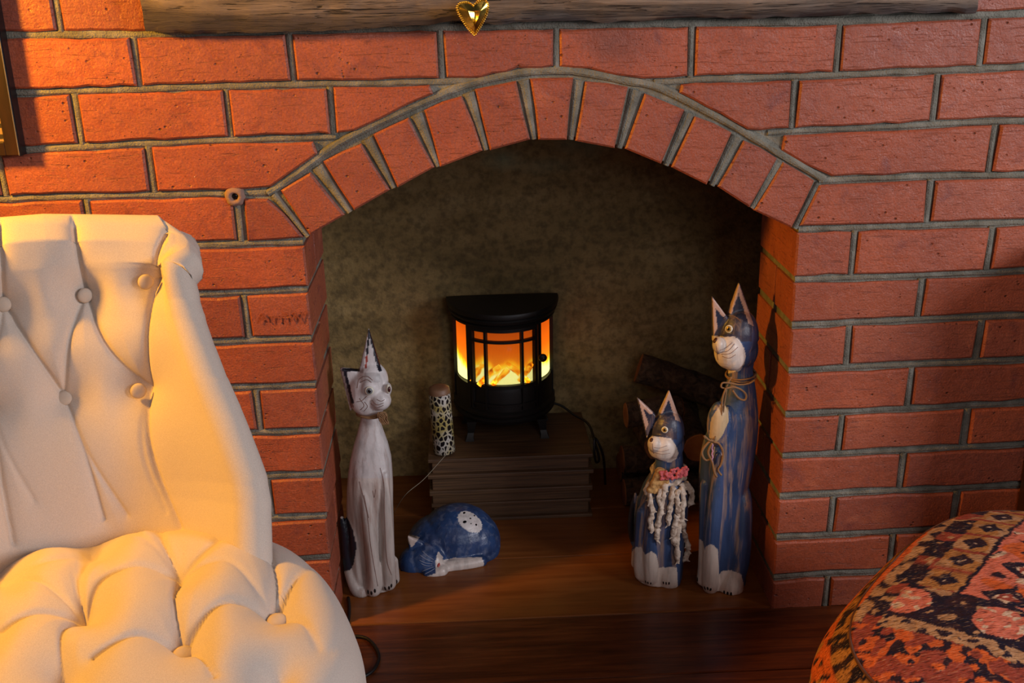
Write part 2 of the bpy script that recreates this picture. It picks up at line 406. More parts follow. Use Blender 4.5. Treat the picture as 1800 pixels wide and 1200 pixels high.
# piers below the springing
def edgeL(k): return (interp(560, JL[k]), None)
XL = {4: 535, 5: 541, 6: 547, 7: 556, 8: 564, 9: 569, 10: 577, 11: 584, 12: 590, 13: 596}
XR = {4: 1398, 5: 1394, 6: 1390, 7: 1385, 8: 1379, 9: 1373, 10: 1368, 11: 1365, 12: 1362, 13: 1357}
left_js = {5: [305], 6: [186, 433], 7: [312], 8: [208, 453], 9: [335], 10: [228, 473], 11: [356], 12: [250, 493], 13: [374]}
right_js = {5: [1500, 1740], 6: [1617], 7: [1490, 1721], 8: [1599], 9: [1477, 1698], 10: [1585], 11: [1462, 1678], 12: [1567], 13: [1453, 1660]}
px_at = lambda X, k, D: None
def corner_px(X, lt, lb):
    """mid-height pixel of the plumb arris at world X"""
    # find z where the arris meets both joint lines
    z = .8
    def hit(line):
        lo, hi = -.1, 1.3
        for _ in range(40):
            mid = (lo+hi)/2; p = PJ((X, 0, mid))
            if p[1] > interp(p[0], line): lo = mid
            else: hi = mid
        return lo
    a, b = hit(lt), hit(lb); p = PJ((X, 0, (a+b)/2)); return p[0], a, b
jz = {}
for k in range(5, 14):
    x, a, b = corner_px(LX, JL[k-1], JL[k]); jz[('L', k)] = (a, b)
    dl = .218 if k % 2 == 0 else .103
    do_row(JL[k-1], JL[k], extend(left_js[k], XW0, 0)+[x], 0, 0, dl=dl, cR=True)
    x, a, b = corner_px(RX, JR[k-1], JR[k]); jz[('R', k)] = (a, b)
    dl = .218 if k % 2 == 1 else .103
    do_row(JR[k-1], JR[k], [x]+extend(right_js[k], 9999, XW1), 0, 0, dl=dl, cL=True)
# bricks seen on the reveals behind the stretcher corners
for (s, X, sg) in (('L', LX, -1), ('R', RX, 1)):
    for k in range(5, 14):
        if (k % 2 == 1) == (s == 'L'):
            a, b = jz[(s, k)]
            x0, x1 = X+sg*.1, X+sg*random.uniform(-.001, .001)
            MB().box((x0, .113, b+.0065), (x1, .2185, a-.0065), .002).build('brick', M['brick'], wall, smooth=False)
# voussoirs
VS = [[(495, 334), (547, 303), (607, 378), (546, 414)], [(568, 284), (634, 253), (684, 332), (623, 369)], [(657, 236), (717, 208), (765, 293), (699, 330)],
      [(747, 194), (813, 168), (848, 265), (775, 293)], [(835, 158), (907, 144), (932, 245), (860, 263)], [(933, 139), (1007, 138), (995, 245), (945, 245)],
      [(1029, 143), (1104, 154), (1081, 259), (1012, 246)], [(1133, 163), (1204, 194), (1162, 288), (1097, 262)], [(1222, 204), (1287, 234), (1242, 324), (1180, 294)],
      [(1306, 246), (1367, 277), (1319, 363), (1262, 329)], [(1377, 284), (1431, 318), (1391, 400), (1326, 369)]]
for q in VS:
    (a, b, c, d) = q
    brick_poly([a, ((a[0]+b[0])/2, (a[1]+b[1])/2-1.5), b, ((b[0]+c[0])/2, (b[1]+c[1])/2), c, d, ((a[0]+d[0])/2, (a[1]+d[1])/2)], depth=.218, proud=random.uniform(.002, .004))
mids = [((480, 342), (541, 416))]+[((VS[i][1][0]+VS[i+1][0][0], VS[i][1][1]+VS[i+1][0][1]), (VS[i][2][0]+VS[i+1][3][0], VS[i][2][1]+VS[i+1][3][1])) for i in range(10)]
mids = [mids[0]]+[((a[0]/2, a[1]/2), (b[0]/2, b[1]/2)) for a, b in mids[1:]]+[((1440, 322), (1398, 402))]
for i, (a, b) in enumerate(mids):
    P = [a, ((a[0]*.6+b[0]*.4), (a[1]*.6+b[1]*.4)), b]
    wa = .0105 if 0 < i < 11 else .006; wb = .005
    Q = [PY(*p) for p in P]; rings = []
    for p, ww in zip(Q, (wa, (wa+wb)/2, wb)):
        t = (Q[2]-Q[0]).normalized(); s = Vector((-t.z, 0, t.x))
        rings.append([p+s*(ww*math.cos(g))+Vector((0, .005-.0055*math.sin(g), 0)) for g in (0, .5, 1.1, 1.6, 2.2, 2.7, math.pi, 4.7)])
    mort.rings(rings)
bead([(x, y) for x, y in crm([(x, y, 0) for x, y in EXT], 4) and [(v.x, v.y) for v in crm([(x, y, 0) for x, y in EXT], 4)]], w=.0068, h=.006)
for k in (-3, -2): bead(dens(jline(J, k), XW0, XW1))
bead(dens(jline(J, -1), XW0, 255)); bead(dens(jline(J, -1), 1700, XW1))
bead(dens(J[0], XW0, XW1), w=.0066)
bead(dens(J1full, XW0, 850)); bead(dens(J1full, 1150, XW1))
bead(dens(JL[2], XW0, 590)); bead(dens(JL[3], XW0, 480)); bead(dens(JR[2], 1350, XW1)); bead(dens(JR[3], 1440, XW1))
for k in range(4, 13):
    bead(dens(JL[k], XW0, PJ((LX, 0, jz[('L', k+1)][0]))[0]-2)); bead(dens(JR[k], PJ((RX, 0, jz[('R', k+1)][0]))[0]+2, XW1))
# wall body: mortar bed with the arched opening
r0 = .0045
outl = [PY(XW0-40, 1300), PY(XW0-40, -330), PY(XW1+40, -330), PY(XW1+40, 1300)]
outl[0].z = -.02; outl[3].z = -.02
zt = max(outl[1].z, outl[2].z); outl[1].z = outl[2].z = zt; outl[0].x = outl[1].x = BL-.06; outl[3].x = outl[2].x = BR+.06
inn = []
for i, (x, y) in enumerate(INT[::-1]):
    p = PY(x, y); d = Vector((p.x-.07, 0, p.z-.45)).normalized(); inn.append(p+d*.004)
poly = [outl[0], outl[1], outl[2], outl[3], Vector((RX+.004, 0, -.02))]+[Vector((RX+.004, 0, inn[0].z))]+inn[1:-1]+[Vector((LX-.004, 0, inn[-1].z)), Vector((LX-.004, 0, -.02))]
mort.prism(poly, r0, .215)
wm = mort.build('mortar', M['mortar'], None, smooth=False)
bm = bmesh.new(); bm.from_mesh(wm.data); bmesh.ops.triangulate(bm, faces=[f for f in bm.faces if len(f.verts) > 4]); bm.to_mesh(wm.data); bm.free()
wm.name = 'wall_back'; bpy.data.objects.remove
for o in list(COL.objects):
    if o.parent == wall: o.parent = wm
bpy.data.objects.remove(wall); wall = wm; wall.name = 'wall_back'; wall['kind'] = 'structure'
# plugged hole in the joint above the chair
pc = PY(413, 345)
hb = MB(); rr = []
for (r, y) in ((.017, .004), (.0155, -.004), (.010, -.0075), (.0065, -.006), (.005, .001)):
    rr.append([pc+Vector((math.cos(a)*r*(1+.22*noise.noise(Vector((math.cos(a)*2, math.sin(a)*2, r*60)))), y, math.sin(a)*r*(1+.2*noise.noise(Vector((math.cos(a)*2+5, math.sin(a)*2, 1)))))) for a in [2*math.pi*k/18 for k in range(18)]])
hb.rings(rr, caps=False); hb.build('plaster_patch', plain('pink_grey_plaster', rgb(150, 118, 104), .9, 0, .8, 200), wall)
MB().ball(pc+Vector((0, .0005, 0)), (.0052, .002, .0048)).build('screw_hole', M['eyeblack'], wall)
# faint maker's stamp pressed into a brick of the left pier
fc = bpy.data.curves.new('stamp', 'FONT'); fc.body = 'ArriW°'; fc.size = .031; fc.extrude = .0003; fc.offset = -.0003
fo = bpy.data.objects.new('stamp_tmp', fc); COL.objects.link(fo); dg = bpy.context.evaluated_depsgraph_get(); me = bpy.data.meshes.new_from_object(fo.evaluated_get(dg)); bpy.data.objects.remove(fo)
t = NT('stamped_clay'); M['stamp'] = t.done(t.mix(t.ramp(t.noise(120), [(.4, 0.), (.6, 1.)]), rgb(150, 76, 50), rgb(128, 62, 42)), .7)
me.materials.append(M['stamp']); p0 = PY(456, 566)
so = bpy.data.objects.new('stamp', me)
host = None
for o in wall.children:
    c = sum((Vector(b) for b in o.bound_box), Vector())/8
    q = PJ((c.x, 0, c.z))
    if abs(q[0]-491) < 30 and abs(q[1]-555) < 25 and o.name.startswith('brick'): host = o
so.rotation_euler = (math.pi/2, 0, 0); so.location = (p0.x, -.0052, p0.z); so.scale = (.92, .82, 1)
link(so, host or wall)
# ------------------------------------------------------------------ firebox
YB = .62
def quadbox(name, a, b, mat, parent=None, **kw): return MB().box(a, b).build(name, mat, parent, smooth=False, **kw)
quadbox('wall_recess', (-.52, YB, -.02), (.74, YB+.05, 1.12), M['plaster'], kind='structure')
quadbox('wall_recess_left', (-.52, .2155, -.02), (-.47, YB, 1.12), M['plaster'], kind='structure')
quadbox('wall_recess_right', (.69, .2155, -.02), (.74, YB, 1.12), M['dark_coat'], kind='structure')
quadbox('ceiling', (-.52, .2155, 1.12), (.74, YB+.05, 1.16), M['dark_coat'], kind='structure')
# ------------------------------------------------------------------ floor
fl = quadbox('floor', (-1.6, -2.6, -.06), (1.9, YB+.05, -.022), M['dark_coat'], kind='structure')
ys = [-.002+.203*k for k in (3, 2, 1)]
rowsY = [(.419, YB), (.218, .417), (0.000, .216), (-.188, -.002), (-.39, -.190), (-.592, -.392), (-.795, -.594), (-.998, -.797), (-1.2, -1.0), (-1.405, -1.202), (-1.61, -1.407), (-1.81, -1.612), (-2.0, -1.812), (-2.2, -2.002), (-2.4, -2.202)]
for i, (a, b) in enumerate(rowsY):
    xs = [-.468, .688] if i < 2 else ([-.468, .688] if i == 2 else [-1.55, [-.1, .9, -.9, .3][i % 4] if i > 4 else 1.85, 1.85])
    if i == 2: xs = [LX-.003, RX+.003]
    if i in (0, 1): xs = [-.468, .688]
    xs = sorted(set(xs))
    for x0, x1 in zip(xs[:-1], xs[1:]):
        MB().box((x0+.0008, a, -.021), (x1-.0008, b, -.0005 if i > 2 else 0.0005), .0028).build('plank', M['floor'] if i < 3 else M['floor2'], fl, smooth=False)
# ------------------------------------------------------------------ beam
bt = thing('mantel_beam', 'rough weathered wooden mantel beam set in the brick wall above the arch', 'beam')
NB = 260; V = []; F = []; dk = []
bot = [(262, 52), (300, 55), (360, 58), (430, 57), (520, 55), (620, 51), (700, 47), (770, 42), (800, 34), (845, 37), (870, 43), (950, 37), (1000, 36), (1050, 38), (1120, 38), (1168, 33), (1200, 30), (1300, 32), (1400, 29), (1500, 24), (1600, 22), (1705, 23)]
xl0, xr0 = PY(255, 20).x, PY(1702, 10).x
prof = [('b', .12), ('b', .06), ('b', .02), ('b', -.006), ('f', .0), ('f', .05), ('f', .12), ('f', .2), ('f', .3), ('f', .42), ('f', .54), ('f', .66), ('f', .78), ('f', .9), ('f', 1.0), ('t', -.01), ('t', .03), ('t', .12)]
ztop = PY(900, -150).z
for i in range(NB+1):
    u = i/NB; x = xl0+(xr0-xl0)*u; pxx = PJ((x, -.02, .97))[0]
    zb = PY(pxx, interp(pxx, bot), -.02).z+.004*noise.noise(Vector((x*30, 0, 3)))
    for k, (s, a) in enumerate(prof):
        nz = noise.fractal(Vector((x*5, a*3 if s == 'f' else a*20, 2)), .8, 2.2, 5)
        rg = noise.fractal(Vector((x*3+1.5*a, a*14, 7)), .8, 2.1, 4)
        if s == 'b': p = (x, a, zb+.003*nz); 
        elif s == 'f': p = (x, -.027-.010*math.sin(math.pi*min(1, a*1.4))-.006*nz-.005*rg, zb+(ztop-zb)*a)
        else: p = (x, a, ztop)
        xx = x - (.0 if i else (.02*(1-a) if s == 'f' else 0)) * -0.0
        if i == 0 and s == 'f': p = (x+.012*(1-a)-.0, p[1], p[2])
        V.append(p)
        # darker band along the lower edge of the timber
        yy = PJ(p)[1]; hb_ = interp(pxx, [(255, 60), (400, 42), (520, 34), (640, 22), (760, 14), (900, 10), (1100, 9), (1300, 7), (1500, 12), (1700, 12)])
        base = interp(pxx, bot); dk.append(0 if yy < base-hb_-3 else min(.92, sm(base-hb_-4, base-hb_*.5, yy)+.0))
K = len(prof)
for i in range(NB):
    for k in range(K-1): F.append((i*K+k, (i+1)*K+k, (i+1)*K+k+1, i*K+k+1))
F.append(tuple(range(K))); F.append(tuple(NB*K+k for k in range(K))[::-1])
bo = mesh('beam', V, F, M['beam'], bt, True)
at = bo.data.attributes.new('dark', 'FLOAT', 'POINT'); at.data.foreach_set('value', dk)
bm = bmesh.new(); bm.from_mesh(bo.data); bmesh.ops.recalc_face_normals(bm, faces=bm.faces[:]); bm.to_mesh(bo.data); bm.free(); bo.data.set_sharp_from_angle(angle=.9)
for pl in ([(1040, 8), (1075, 18), (1120, 26), (1165, 34)], [(340, 16), (420, 30), (500, 44), (540, 49)], [(700, 26), (730, 36), (775, 41)]):
    pass
# ------------------------------------------------------------------ golden heart
ht = thing('heart_ornament', 'gold metal heart with a beaded rim hanging on the beam', 'ornament')
gt = NT('gold_metal'); M['gold'] = gt.done(rgb(236, 196, 92), gt.ramp(gt.noise(60), [(.3, .16), (.7, .3)]), gt.bump(gt.noise(120), .25, .001), 1.0)
YH = -.062
hp = [(832, 9), (838, 3), (848, -1), (856, 2), (859, 10), (857, 22), (852, 34), (845, 47), (838, 58), (834, 62), (827, 56), (818, 44), (810, 32), (804, 20), (803, 11), (808, 5), (817, 3), (825, 4)]
hp = [(v.x, v.y) for v in crm([(x, y, 0) for x, y in hp+[hp[0]]], 4)][:-1]
hc = (834, 27)
P = [PY(x, y, YH) for x, y in hp]; C0 = PY(*hc, YH)
rings = [[p+Vector((0, .004, 0)) for p in P], [p+Vector((0, -.002, 0)) for p in P], [C0+(p-C0)*.84+Vector((0, -.004, 0)) for p in P]]
hb = MB(); hb.rings(rings, caps=False)
# faceted body: ridge from cleft to tip
n = len(P); base = [C0+(p-C0)*.84+Vector((0, -.0042, 0)) for p in P]
rid = []
for p in base:
    q = PJ(p); side = 1 if q[0] > hc[0] else -1; yy = min(50, max(16, q[1])); k = min(1, abs(q[0]-hc[0])/6)
    rid.append(PY(hc[0]+side*interp(yy, [(16, 11), (30, 7), (50, 0.5)])*k, yy*.75+7, YH-.010))
cen = [PY(hc[0], min(48, max(18, PJ(p)[1]*.8+6)), YH-.0065) for p in rid]
V = base+rid+cen; F = [(k, (k+1) % n, (k+1) % n+n, k+n) for k in range(n)]+[(k+n, (k+1) % n+n, (k+1) % n+2*n, k+2*n) for k in range(n)]
hb.add(V, F); o = hb.build('heart_body', M['gold'], ht); o.data.set_sharp_from_angle(angle=.5)
bb = MB()
L = 0; pts = P+[P[0]]; acc = 0; step = .0032
for a, b in zip(pts[:-1], pts[1:]):
    d = (b-a).length
    while acc < d: bb.ball(a+(b-a)*(acc/d)+Vector((0, -.0035, 0)), .0015, seg=8, rn=5); acc += step
    acc -= d
bb.build('beaded_rim', M['gold'], ht)
MB().tube(crm([PY(838, 2, YH), PY(839, -20, YH+.002), PY(840, -60, YH+.012), PY(840, -130, -.04)], 5), .0007, 6).build('hanging_wire', M['gold'], ht)
# ------------------------------------------------------------------ picture frame at the left edge
ft = thing('picture_frame', 'dark brown wooden picture frame with silver edge hanging left of the beam', 'picture')
dw = NT('dark_frame_wood'); M['frame'] = dw.done(dw.ramp(dw.noise(4, dw.map((20, 3, 3)), detail=6), [(.3, rgb(28, 14, 8)), (.7, rgb(50, 26, 14))]), .4)
M['frameside'] = plain('dark_frame_edge', rgb(26, 20, 22), .35)
cr = PY(35, 273, -.026); x1 = cr.x; z0 = cr.z; x0 = x1-.30; z1 = z0+.40; bw = .021
for a, b, nm in (((x1-bw, z0), (x1-.0012, z1), 'frame_rail'), ((x0, z0), (x0+bw, z1), 'frame_rail'), ((x0+bw, z0), (x1-bw, z0+bw), 'frame_rail'), ((x0+bw, z1-bw), (x1-bw, z1), 'frame_rail')):
    MB().box((a[0], -.026, a[1]), (b[0], -.004, b[1]), .001).build(nm, M['frame'], ft, smooth=False)
MB().box((x1-.0012, -.0275, z0), (x1+.0002, -.0255, z1)).build('silver_edge', plain('silver_leaf', rgb(170, 165, 170), .3, .8), ft, smooth=False)
MB().box((x1-.001, -.0255, z0-.001), (x1+.0022, -.004, z1)).build('outer_edge', M['frameside'], ft, smooth=False)
pt = NT('printed_picture'); sx = pt.n('ShaderNodeSeparateXYZ'); pt.l(pt.tc.outputs['Object'], sx.inputs[0])
wv = pt.math('SINE', pt.math('MULTIPLY', sx.outputs['Z'], 2*math.pi/.0165)); wv = pt.math('ADD', wv, pt.math('MULTIPLY', pt.noise(60), .9))
M['print'] = pt.done(pt.mix(pt.ramp(wv, [(.55, 0.), (.75, 1.)]), rgb(150, 124, 96), rgb(44, 38, 44)), .5)
MB().box((x0+bw, -.016, z0+bw), (x1-bw, -.012, z1-bw)).build('picture_print', M['print'], ft, smooth=False)
#@@NEXT
# ------------------------------------------------------------------ tufted chair
CH_A = math.radians(20); CH_D = Vector((math.sin(CH_A), -math.cos(CH_A), 0)); CH_R = Vector((math.cos(CH_A), math.sin(CH_A), 0)); CH_O = Vector((-.640, -.372, 0))
chair = thing('tufted_chair', 'cream linen armless chair with a deep buttoned back and seat', 'chair')
def PV(x, y, v):      # camera ray met with the upright plane v in front of the chair's back seam
    d = ray(x, y); k = (v-(CAM-CH_O).dot(CH_D))/d.dot(CH_D); return CAM+d*k
def CL(u, v, z): return CH_O+CH_R*u+CH_D*v+Vector((0, 0, z))
def segdist(X, Y, a, b):
    ax, ay = a; bx, by = b; dx, dy = bx-ax, by-ay; L2 = dx*dx+dy*dy+1e-9
    t = np.clip(((X-ax)*dx+(Y-ay)*dy)/L2, 0, 1); return np.hypot(X-ax-t*dx, Y-ay-t*dy), t
def crease_field(X, Y, buttons, creases, rb, depth_b, wide, depth_w, thin, depth_t):
    D = np.zeros_like(X)
    for b in buttons:
        x, y, s = b; d = np.hypot(X-x, Y-y); D = D+(s*depth_b*np.exp(-(d/rb)**1.25))**3
    D = np.cbrt(D)
    W = np.zeros_like(X); T = np.zeros_like(X)
    for line, s in creases:
        pl = [(v.x, v.y) for v in crm([(a, b, 0) for a, b in line], 5)]
        for a, b in zip(pl[:-1], pl[1:]):
            d, t = segdist(X, Y, a, b); W = np.maximum(W, s*np.exp(-(d/wide)**1.3)); T = np.maximum(T, s*np.exp(-(d/thin)**2))
    return D + depth_w*W + depth_t*T
bb_ = [(8, 535, 1), (145, 518, 1), (255, 493, 1), (115, 700, 1), (242, 685, 1), (-132, 552, 1), (-15, 715, 1), (-150, 735, 1)]
bcr = [([(145, 518), (136, 450), (130, 392)], 1), ([(255, 493), (268, 440), (288, 405), (303, 392)], .9), ([(8, 535), (2, 460), (-2, 392)], 1),
       ([(145, 518), (120, 600), (113, 700)], .7), ([(145, 518), (180, 600), (242, 685)], .9), ([(255, 493), (250, 600), (242, 685)], .9),
       ([(8, 535), (55, 610), (115, 700)], .9), ([(8, 535), (-8, 620), (-15, 715)], .7), ([(115, 700), (150, 800), (182, 912)], .6),
       ([(115, 700), (155, 800), (222, 905)], .45), ([(242, 685), (262, 800), (312, 930)], .8), ([(-15, 715), (5, 850), (25, 955)], .9), ([(-15, 715), (15, 800), (60, 880)], .3),
       ([(255, 493), (290, 480), (320, 476)], .35), ([(255, 493), (290, 497), (322, 498)], .3), ([(-132, 552), (-15, 715)], .8), ([(-132, 552), (-140, 395)], .8), ([(242, 685), (250, 800), (290, 900)], .3)]
Hn, Sn = 190, 190
edge = [(384, 312), (398, 322), (412, 331), (428, 329), (445, 308), (466, 286), (500, 287), (560, 301), (620, 318), (680, 338), (740, 362), (800, 385), (850, 405), (880, 411), (930, 411), (1000, 411), (1100, 411)]
xc_ = [(385, 77), (530, 92), (690, 115), (930, 165), (1050, 185)]
P0 = np.zeros((Hn+1, Sn+1, 3)); PX = np.zeros((Hn+1, Sn+1, 2))
for i in range(Hn+1):
    h = i/Hn; yc = 390+(1060-390)*h
    for j in range(Sn+1):
        s = -1+2*j/Sn; a = abs(s)
        if s >= 0:
            y = yc+(50*a**4)*sm(.5, 1, h)+(2*a+22*max(0, a-.86)/.14)*(1-sm(0, .12, h)); x = interp(yc, xc_)+s*(interp(yc+12*a, edge)-interp(yc, xc_))
        else:
            y = yc+50*a**1.1*sm(.3, 1, h)+22*a; x = interp(yc, xc_)+1.28*s*(interp(yc, edge)-interp(yc, xc_))
        kk_ = 1 if s >= 0 else .45
        v0 = interp(h, [(0, -.150), (.045, -.125), (.12, -.112), (.25, -.098), (.5, -.055), (.85, 0), (1, .01)]); k = interp(h, [(0, .045), (.2, .06), (.5, .115), (.85, .19), (1, .19)])
        p = PV(x, y, v0+k*kk_*a**2.3); P0[i, j] = p; PX[i, j] = (x, y)
def gnorm(P):
    du = np.gradient(P, axis=1); dv = np.gradient(P, axis=0); n = np.cross(du, dv); n /= np.linalg.norm(n, axis=2, keepdims=True)+1e-9
    if n[P.shape[0]//2, P.shape[1]//2].dot(np.array(CH_D)) < 0: n = -n
    return n
N0 = gnorm(P0)
dsp = crease_field(PX[..., 0], PX[..., 1], bb_, bcr, 44, .030, 15, .008, 4.0, .006)
ii = np.linspace(0, 1, Hn+1)[:, None]; jj = np.abs(np.linspace(-1, 1, Sn+1))[None, :]
fade = np.clip((1-jj)/.08, 0, 1)*np.ones_like(ii)
Pf = P0 - N0*(dsp*fade)[..., None]
# closed, round-edged shell
RB = .027; K = 7; vid = {}; V = []; F = []
def addv(p): V.append(tuple(p)); return len(V)-1
def tang(i, j, di, dj):
    a = P0[i, j]; b = P0[i-di*3, j-dj*3]; t = a-b; t = t-N0[i, j]*t.dot(N0[i, j]); return t/(np.linalg.norm(t)+1e-9)
idx = {}
for i in range(-K, Hn+1):
    for j in range(-K, Sn+1+K):
        ci, cj = min(max(i, 0), Hn), min(max(j, 0), Sn); ei, ej = ci-i, (j-cj)
        if ei == 0 and ej == 0: idx[i, j] = addv(Pf[i, j]); continue
        m_ = max(ei, abs(ej)); ph = math.pi*m_/K
        t = np.zeros(3)
        if ei: t += ei/math.hypot(ei, ej)*tang(0, cj, -1, 0)
        if ej: t += abs(ej)/math.hypot(ei, ej)*tang(ci, cj, 0, 1 if ej > 0 else -1)
        t /= np.linalg.norm(t)+1e-9
        rb = RB*(1.25 if (i < Hn*.10) else 1)
        idx[i, j] = addv(P0[ci, cj]+rb*math.sin(ph)*t-rb*(1-math.cos(ph))*N0[ci, cj])
for i in range(-K, Hn):
    for j in range(-K, Sn+K): F.append((idx[i, j], idx[i, j+1], idx[i+1, j+1], idx[i+1, j]))
# rear sheet
ridx = {}
stp = 10
for i in list(range(0, Hn+1, stp)):
    for j in range(0, Sn+1, stp): ridx[i, j] = addv(P0[i, j]-2*RB*(1.25 if i < Hn*.10 else 1)*N0[i, j])
for i in range(0, Hn, stp):
    for j in range(0, Sn, stp): F.append((ridx[i, j], ridx[i+stp, j], ridx[i+stp, j+stp], ridx[i, j+stp]))
o = mesh('backrest', V, F, M['fabric'], chair, True)
bk_bvh = BVHTree.FromPolygons([Vector(v) for v in V[:]], F)
def cast(bvh, x, y):
    d = ray(x, y).normalized(); r = bvh.ray_cast(CAM, d)
    if r[0] is None: return None, None
    n = r[1]; n = n if n.dot(d) < 0 else -n; return r[0], n
def frame_at(n):
    n = n.normalized(); a = Vector((0, 0, 1)); u = (a-n*a.dot(n)); u = u.normalized() if u.length > .05 else Vector((1, 0, 0)).cross(n).normalized(); return u.cross(n).normalized(), u, n
def button(p, n, r, parent, mat='button'):
    R_, U_, n = frame_at(n); rot = Matrix((R_, U_, n)).transposed()
    prof_ = [(0.0001, .5), (.35, .48), (.7, .40), (.92, .22), (1.0, 0), (.94, -.2), (.7, -.35)]
    rings = [[p+rot @ Vector((r*a*math.cos(2*math.pi*k/20), r*a*math.sin(2*math.pi*k/20), r*b*.9)) for k in range(20)] for a, b in prof_]
    MB().rings(rings).build('button', M[mat], parent)
for (x, y, s) in bb_:
    if x < -20: 
        continue
    p, n = cast(bk_bvh, x, y)
    if p: button(p+n*.004+CH_D*.006, (n+CH_D*1.2).normalized(), .0112, chair)
# seat
NR, NA = 110, 260; V = []; F = []; su0, sv0, sa, sb = 0.0, .275, .322, .305
ZB, HH, PE = .330, .140, 3.0
rho = []
for i in range(NR+1):
    q = i/NR; rho.append(q if q < .8 else .8+.2*math.sin((q-.8)/.2*math.pi/2))
G = np.zeros((NR+1, NA, 3)); 
for i, r in enumerate(rho):
    for k in range(NA):
        th = 2*math.pi*k/NA; c_, s_ = math.cos(th), math.sin(th); ex = 2/2.5
        u = sa*abs(c_)**ex*(1 if c_ > 0 else -1); v = sb*abs(s_)**ex*(1 if s_ > 0 else -1)
        z = ZB+HH*(max(0, 1-r**PE))**(1/2.2)
        G[i, k] = CL(su0+u*r, sv0+v*r, z)
PXs = np.zeros((NR+1, NA, 2))
for i in range(NR+1):
    for k in range(NA): PXs[i, k] = PJ(G[i, k])
sbt = [(313, 1150, 1), (478, 1096, 1), (161, 996, .8), (312, 1030, .85), (142, 1100, .9), (-10, 1040, .9), (645, 1170, .25), (100, 1220, .9), (-60, 1150, 1), (480, 1235, 1)]
scr = [([(142, 1100), (133, 1050), (150, 996)], .9), ([(313, 1150), (303, 1080), (312, 1030)], .9), ([(478, 1096), (482, 1050), (470, 1010)], .9), ([(470, 1010), (430, 990), (400, 985)], .0),
       ([(142, 1100), (175, 1050), (240, 1030), (312, 1030)], .8), ([(313, 1150), (370, 1105), (420, 1090), (478, 1096)], .9), ([(161, 996), (240, 985), (312, 1030)], .35), ([(312, 1030), (275, 975)], .8),
       ([(161, 996), (142, 930)], .9), ([(312, 1030), (370, 1000), (420, 975)], .5), ([(478, 1096), (520, 1055), (580, 1045)], .9), ([(313, 1150), (240, 1150), (160, 1190)], .8),
       ([(313, 1150), (345, 1175), (375, 1230)], .7), ([(142, 1100), (60, 1115), (0, 1140)], .8), ([(142, 1100), (105, 1140), (104, 1220)], .7), ([(-10, 1040), (70, 1030), (161, 996)], .6),
       ([(-10, 1040), (60, 1060), (142, 1100)], .5), ([(478, 1096), (530, 1130), (560, 1190)], .7), ([(312, 1030), (400, 1030), (478, 1096)], .45), ([(575, 1200), (615, 1180), (640, 1155)], .5)]
PXs[..., 1] += 58
ds = crease_field(PXs[..., 0], PXs[..., 1], sbt, scr, 52, .040, 20, .010, 4.0, .006)
fd = np.array([1-sm(.74, .97, r)*.8 for r in rho])[:, None]
G[..., 2] -= ds*fd
V = [tuple(p) for p in G.reshape(-1, 3)]
for z, e in ((.32, 1.002), (.29, 1.0), (.24, .995), (.18, .985), (.14, .975), (.138, .90)):
    for k in range(NA):
        p = Vector(G[NR, k]); c = CL(su0, sv0, 0); q = c+(p-c)*e; V.append((q.x, q.y, z))
NT_ = NR+1+6
for i in range(NT_-1):
    for k in range(NA): F.append((i*NA+k, i*NA+(k+1) % NA, (i+1)*NA+(k+1) % NA, (i+1)*NA+k))
F.append(tuple((NT_-1)*NA+k for k in range(NA)))
F = [f for f in F if not (f[0] < NA and len(f) == 4 and f[0] // NA == 0 and False)]
o = mesh('seat', V, F, M['fabric'], chair, True)
st_bvh = BVHTree.FromPolygons([Vector(v) for v in V], F)
for (x, y) in ((313, 1141), (478, 1088)):
    bx, by = {313: (313, 1150), 478: (478, 1096)}[x]
    q_ = np.hypot(PXs[..., 0]-bx, PXs[..., 1]-by); q_[:2] = 1e9; i_, k_ = np.unravel_index(np.argmin(q_), q_.shape)
    button(Vector(G[i_, k_])+Vector((.002, -.003, .010)), Vector((.1, -.35, 1)).normalized(), .0135, chair)
M['legwood'] = plain('dark_turned_wood', rgb(52, 30, 20), .35)
for (u, v) in ((-.2, .07), (.2, .07), (-.22, .5), (.22, .5)):
    MB().lathe(CL(u, v, 0), [(.001, .001), (.013, .001), (.015, .01), (.022, .12), (.024, .15), (.001, .15)], 16).build('leg', M['legwood'], chair, sharp=40)
# black cord on the floor beside the chair
cdp = [(612, 1050), (614, 1070), (611, 1095), (600, 1110), (600, 1122), (622, 1118), (645, 1122), (660, 1138), (666, 1155), (660, 1172), (648, 1184), (630, 1192), (600, 1200), (560, 1215)]
MB().tube(crm([PZ(x, y, .0035) for x, y in cdp], 6), .0032, 8).build('floor_cord', M['blackpl'], None, label='black cord curling on the floor beside the cream chair', category='cord')
